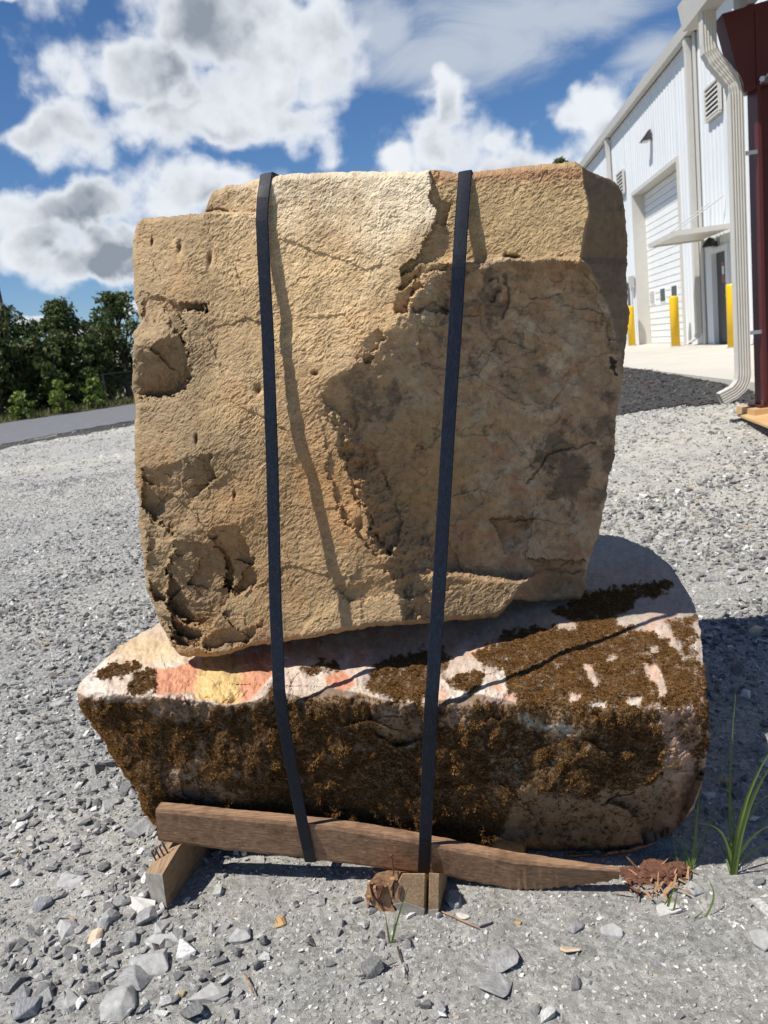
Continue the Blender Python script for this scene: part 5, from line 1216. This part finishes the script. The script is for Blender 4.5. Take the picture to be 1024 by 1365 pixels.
# ================================================================== LOOSE STONES one can point to
def rock(px, py, wpx, hpx, label, mat, seed, flat=.6, turn=0.0, npts=16, group=None, stretch=None):
    p = onz(px, py, 0.0); p[2] = float(gh(p[0], p[1])); dist = np.linalg.norm(p - CAM); w = wpx * dist / FPX * .5
    dp = hpx * dist / FPX * .5 / max(.55, math.sin(math.atan2(CAMZ - p[2], math.hypot(p[0], p[1])))) * .8
    me = hull_mesh('stone', 17, w * 1.1, max(dp, w * .5) * 1.1, w * flat * 1.1, seed, .25, w * .045); me.materials.append(mat)
    o = bpy.data.objects.new('stone', me); COL.objects.link(o); o.location = Vector(p) + Vector((0, 0, w * flat * .35)); o.rotation_euler = (random.uniform(-.15, .15), random.uniform(-.15, .15), turn); return tag(o, label, 'stone', group)
def stonemat(name, c1, c2, wave=0.0):
    m, nt, b = newmat(name); b.inputs['Roughness'].default_value = .85; b.inputs['Specular IOR Level'].default_value = .25
    n = noise_node(nt, 45, 7, .72); c = mixc(nt, ramp(nt, n.outputs['Fac'], .32, .68), c1, c2)
    if wave:
        t = N(nt, 'ShaderNodeTexCoord'); w = N(nt, 'ShaderNodeTexWave'); w.inputs['Scale'].default_value = 30; w.inputs['Distortion'].default_value = 14; w.inputs['Detail'].default_value = 4; nt.links.new(t.outputs['Object'], w.inputs['Vector'])
        c = mixc(nt, wave, c, mixc(nt, w.outputs['Fac'], tuple(v * .6 for v in c1), tuple(min(1, v * 1.3) for v in c2)))
    nt.links.new(c, b.inputs['Base Color']); bump(nt, b, n.outputs['Fac'], .6, .004); return m
GR = stonemat('grey_granite', (.17, .17, .168), (.35, .345, .335), .15); GP = stonemat('pale_granite', (.25, .247, .238), (.46, .452, .43)); GW = stonemat('white_stone', (.44, .42, .39), (.56, .54, .50)); GB = stonemat('brown_stone', (.36, .22, .09), (.48, .32, .15)); GD = stonemat('slate_stone', (.15, .155, .165), (.27, .275, .28), .3); GT = stonemat('tan_stone', (.50, .36, .24), (.58, .47, .36))
for a in [(672, 1284, 46, 30, 'flat banded grey stone, upper of the touching pair in the foreground', GR, 1, .30, .2), (661, 1317, 40, 38, 'flat grey stone, lower of the touching pair in the foreground', GR, 2, .28, 1.0),
          (322, 1249, 28, 20, 'pale grey angular stone in the sun below the board shadow', GP, 3, .55, .3), (201, 1288, 38, 36, 'largest pale angular stone of the pile before the left runner', GP, 4, .6, .5),
          (180, 1310, 32, 30, 'grey stone leaning low against the pale pile of stones at left', GR, 5, .6, 1.2), (160, 1342, 46, 36, 'big pale grey stone at the bottom left edge of the photo', GP, 6, .45, .1),
          (277, 1326, 26, 40, 'narrow upright grey stone near the bottom, right of the stone pile', GP, 7, .5, 1.5), (145, 1228, 28, 26, 'square pale grey stone left of the white wedge', GP, 8, .6, .4),
          (189, 1211, 26, 30, 'whitish wedge stone leaning on the left runner', GW, 9, .45, .8), (215, 1240, 22, 16, 'small pale stone under the end of the left runner', GP, 10, .6, .2),
          (197, 1226, 26, 22, 'grey stone wedged between the runner end and the stone pile', GR, 11, .6, .2), (213, 1258, 20, 26, 'rounded grey stone on top of the left stone pile', GP, 12, .6, 1.4),
          (176, 1257, 18, 18, 'small grey lump on the left side of the stone pile', GR, 13, .7, .4), (291, 1190, 15, 15, 'small pale stone at the edge of the pallet shadow', GP, 14, .7, .1),
          (374, 1231, 14, 13, 'orange brown pebble in front of the deck board', GB, 15, .6, .1), (57, 1206, 20, 16, 'dark slate stone at the left of the runner', GD, 16, .6, .3),
          (96, 1174, 34, 18, 'pale flat stone in the gravel far left of the runner', GP, 17, .4, .0), (90, 1240, 22, 20, 'pale rounded stone near the left edge of the photo', GP, 18, .6, .6),
          (128, 1253, 18, 16, 'creamy tan stone in the left gravel', GT, 19, .6, .2), (606, 1205, 22, 20, 'round grey stone right beside the thin slat', GR, 20, .8, .2),
          (618, 1224, 11, 16, 'small white chip right of the thin slat', GW, 21, .4, .7), (1004, 852, 22, 14, 'tan and grey stone on the sunlit gravel right of the boulder', GT, 22, .5, .2),
          (892, 1214, 34, 13, 'pale flat slab in front of the rotten wood heap', GW, 23, .3, .1), (924, 1186, 22, 16, 'pale lump beside the rotten wood heap', GP, 24, .7, .3),
          (880, 1136, 70, 14, 'flat grey slab poking out under the right end of the boulder', GD, 25, .25, .1), (160, 1205, 16, 14, 'grey stone just left of the white wedge', GR, 26, .6, .4),
          (188, 1108, 36, 20, 'grey angular stone beside the left end of the board', GR, 27, .45, .4), (235, 964, 0, 0, '', None, 0, 0, 0), (82, 950, 26, 10, 'flat pale stone on the gravel left of the mossy boulder', GP, 28, .3, .2), (92, 924, 26, 8, 'dark flat stone against the left tip of the boulder', GD, 29, .3, .1),
          (645, 1165, 0, 0, '', None, 0, 0, 0), (1014, 1250, 26, 22, 'pale stone at the lower right edge of the photo', GP, 30, .6, .3), (815, 1243, 24, 22, 'round pale stone in the sunlit gravel below the board tip', GP, 31, .5, .4),
          (765, 1235, 24, 18, 'grey speckled stone below the broken end of the board', GR, 32, .5, .3), (760, 1268, 22, 16, 'cream stone in the foreground right of the touching pair', GT, 33, .4, .3), (690, 1231, 8, 8, 'orange chip below the middle of the board', GB, 34, .5, .3),
          (62, 1326, 22, 34, 'upright grey stone at the bottom left corner', GR, 35, .6, .3), (38, 1348, 30, 26, 'dark angular stone in the bottom left corner', GD, 36, .6, .3), (95, 1338, 26, 22, 'pale angular stone low at the left, before the stone pile', GP, 37, .6, .3)]:
    if a[2]: rock(*a)

# ================================================================== GRAVEL
gcol, pcol, dcol = (bpy.data.collections.new(n_) for n_ in ('gravel_shapes', 'pale_gravel_shapes', 'dark_gravel_shapes'))
for k in range(14):
    r = np.random.default_rng(700 + k); sy, sz = r.uniform(.6, .95), r.uniform(.4, .75)
    for cc, mm in ((gcol, 'gravel'), (pcol, 'gravel_pale'), (dcol, 'gravel_dark')):
        me = hull_mesh('gravel_shape', int(r.integers(9, 15)), 1, sy, sz, 700 + k, .3); me.materials.append(M[mm]); cc.objects.link(bpy.data.objects.new('gravel_shape', me))
def view_pts(n, y0, y1, pad=1.25, seed=0):
    r = np.random.default_rng(seed); out = np.zeros((0, 2))
    while len(out) < n:
        yy = np.sqrt(r.uniform(y0 ** 2, y1 ** 2, n)); hw = (yy * .66 + .45) * pad; xx = r.uniform(-1, 1, n) * hw
        out = np.concatenate([out, np.stack([xx, yy], -1)])
    return out[:n]
def gravel(name, P, smin, smax, power, coll, label, seed, keep=None, sink=.15, flatten=1.0):
    r = np.random.default_rng(seed)
    if keep is not None: P = P[keep(P[:, 0], P[:, 1])]
    n = len(P); s = smin + (smax - smin) * r.uniform(0, 1, n) ** power
    Z = gh(P[:, 0], P[:, 1]) + s * sink; rot = np.stack([r.normal(size=n) * .35, r.normal(size=n) * .35, r.uniform(0, 6.28, n)], -1)
    sc = s[:, None] * np.stack([np.ones(n), r.uniform(.7, 1.1, n), r.uniform(.6, 1.05, n) * flatten], -1)
    return tag(scatter(name, np.concatenate([P, Z[:, None]], 1), rot, sc, coll), label, 'gravel', kind='stuff')
bankp = BANK
def notbank(x, y): return ~inpoly(x, y, bankp) & ((np.stack([x, y], -1) @ LV[:2]) < WALL_D - PE - .02)
def patchy(th, seed, sc=1.2):
    def f(x, y): return (fbm2(x, y, sc, 3, .5, seed) + RNG.uniform(-.35, .35, len(x)) > th) & notbank(x, y)
    return f
gravel('fine_gravel', view_pts(230000, 1.0, 5.5, seed=1), .0022, .0085, 1.7, pcol, 'fine crushed grey gravel over the near yard', 1, lambda x, y: notbank(x, y) & (RNG.uniform(0, 1, len(x)) > (y - 2.8) / 2.7), .1)
def fade(a, b, inner):
    return lambda x, y: inner(x, y) & (RNG.uniform(0, 1, len(x)) > (y - a) / (b - a))
def fadein(a, b, inner):
    return lambda x, y: inner(x, y) & (RNG.uniform(0, 1, len(x)) < (y - a) / (b - a))
gravel('gravel', view_pts(66000, 1.0, 7.5, seed=2), .007, .025, 2.3, gcol, 'loose grey crushed stone over the near yard', 2, fade(3.5, 7.5, patchy(-.12, 3.3)), .3)
gravel('coarse_gravel', view_pts(6500, 1.0, 5.2, seed=3), .016, .040, 2.6, gcol, 'coarse grey stones strewn over the near yard', 3, patchy(-.02, 3.3), .25)
gravel('distant_gravel', view_pts(120000, 2.6, 9.8, seed=4), .005, .020, 2.2, pcol, 'dusty pale gravel over the middle of the yard', 4, fadein(2.6, 5.0, patchy(-.4, 6.1, .8)), .1, .8)
gravel('far_gravel', view_pts(60000, 9.0, 19, 1.1, seed=5), .012, .04, 2.0, pcol, 'dusty pale gravel far back in the yard', 5, lambda x, y: notbank(x, y) & (x < 3), -.1, .6)
def inbank(x, y): return inpoly(x, y, bankp)
b_ = np.array(bankp); r = np.random.default_rng(6); PB = np.stack([r.uniform(b_[:, 0].min(), b_[:, 0].max(), 60000), r.uniform(b_[:, 1].min(), 15, 60000)], -1)
gravel('dark_gravel', PB, .008, .03, 2.2, dcol, 'dark grey gravel on the bank below the concrete apron', 6, inbank, .35)
# dry stalks and straw lying on the gravel
for k, (pts, lab) in enumerate([([(478, 1302), (500, 1296), (516, 1288), (530, 1282)], 'dry brown twig lying in the foreground gravel below the grass sprig'), ([(530, 1262), (534, 1278), (540, 1290), (541, 1304)], 'thin bent straw hanging down from the foreground twig'),
                                ([(582, 1212), (600, 1220), (622, 1230), (640, 1238)], 'thin reddish stem lying right of the thin slat'), ([(326, 1298), (334, 1312), (338, 1324)], 'pale straw piece near the narrow upright stone')]):
    P3 = [onz(x, y, .012) for x, y in pts]; tag(MB().tube(P3, [.0022, .002, .0018, .001][:len(P3)], 6).build('twig', M['bark'] if k < 2 else M['rotten'], None, smooth=True), lab, 'twig')
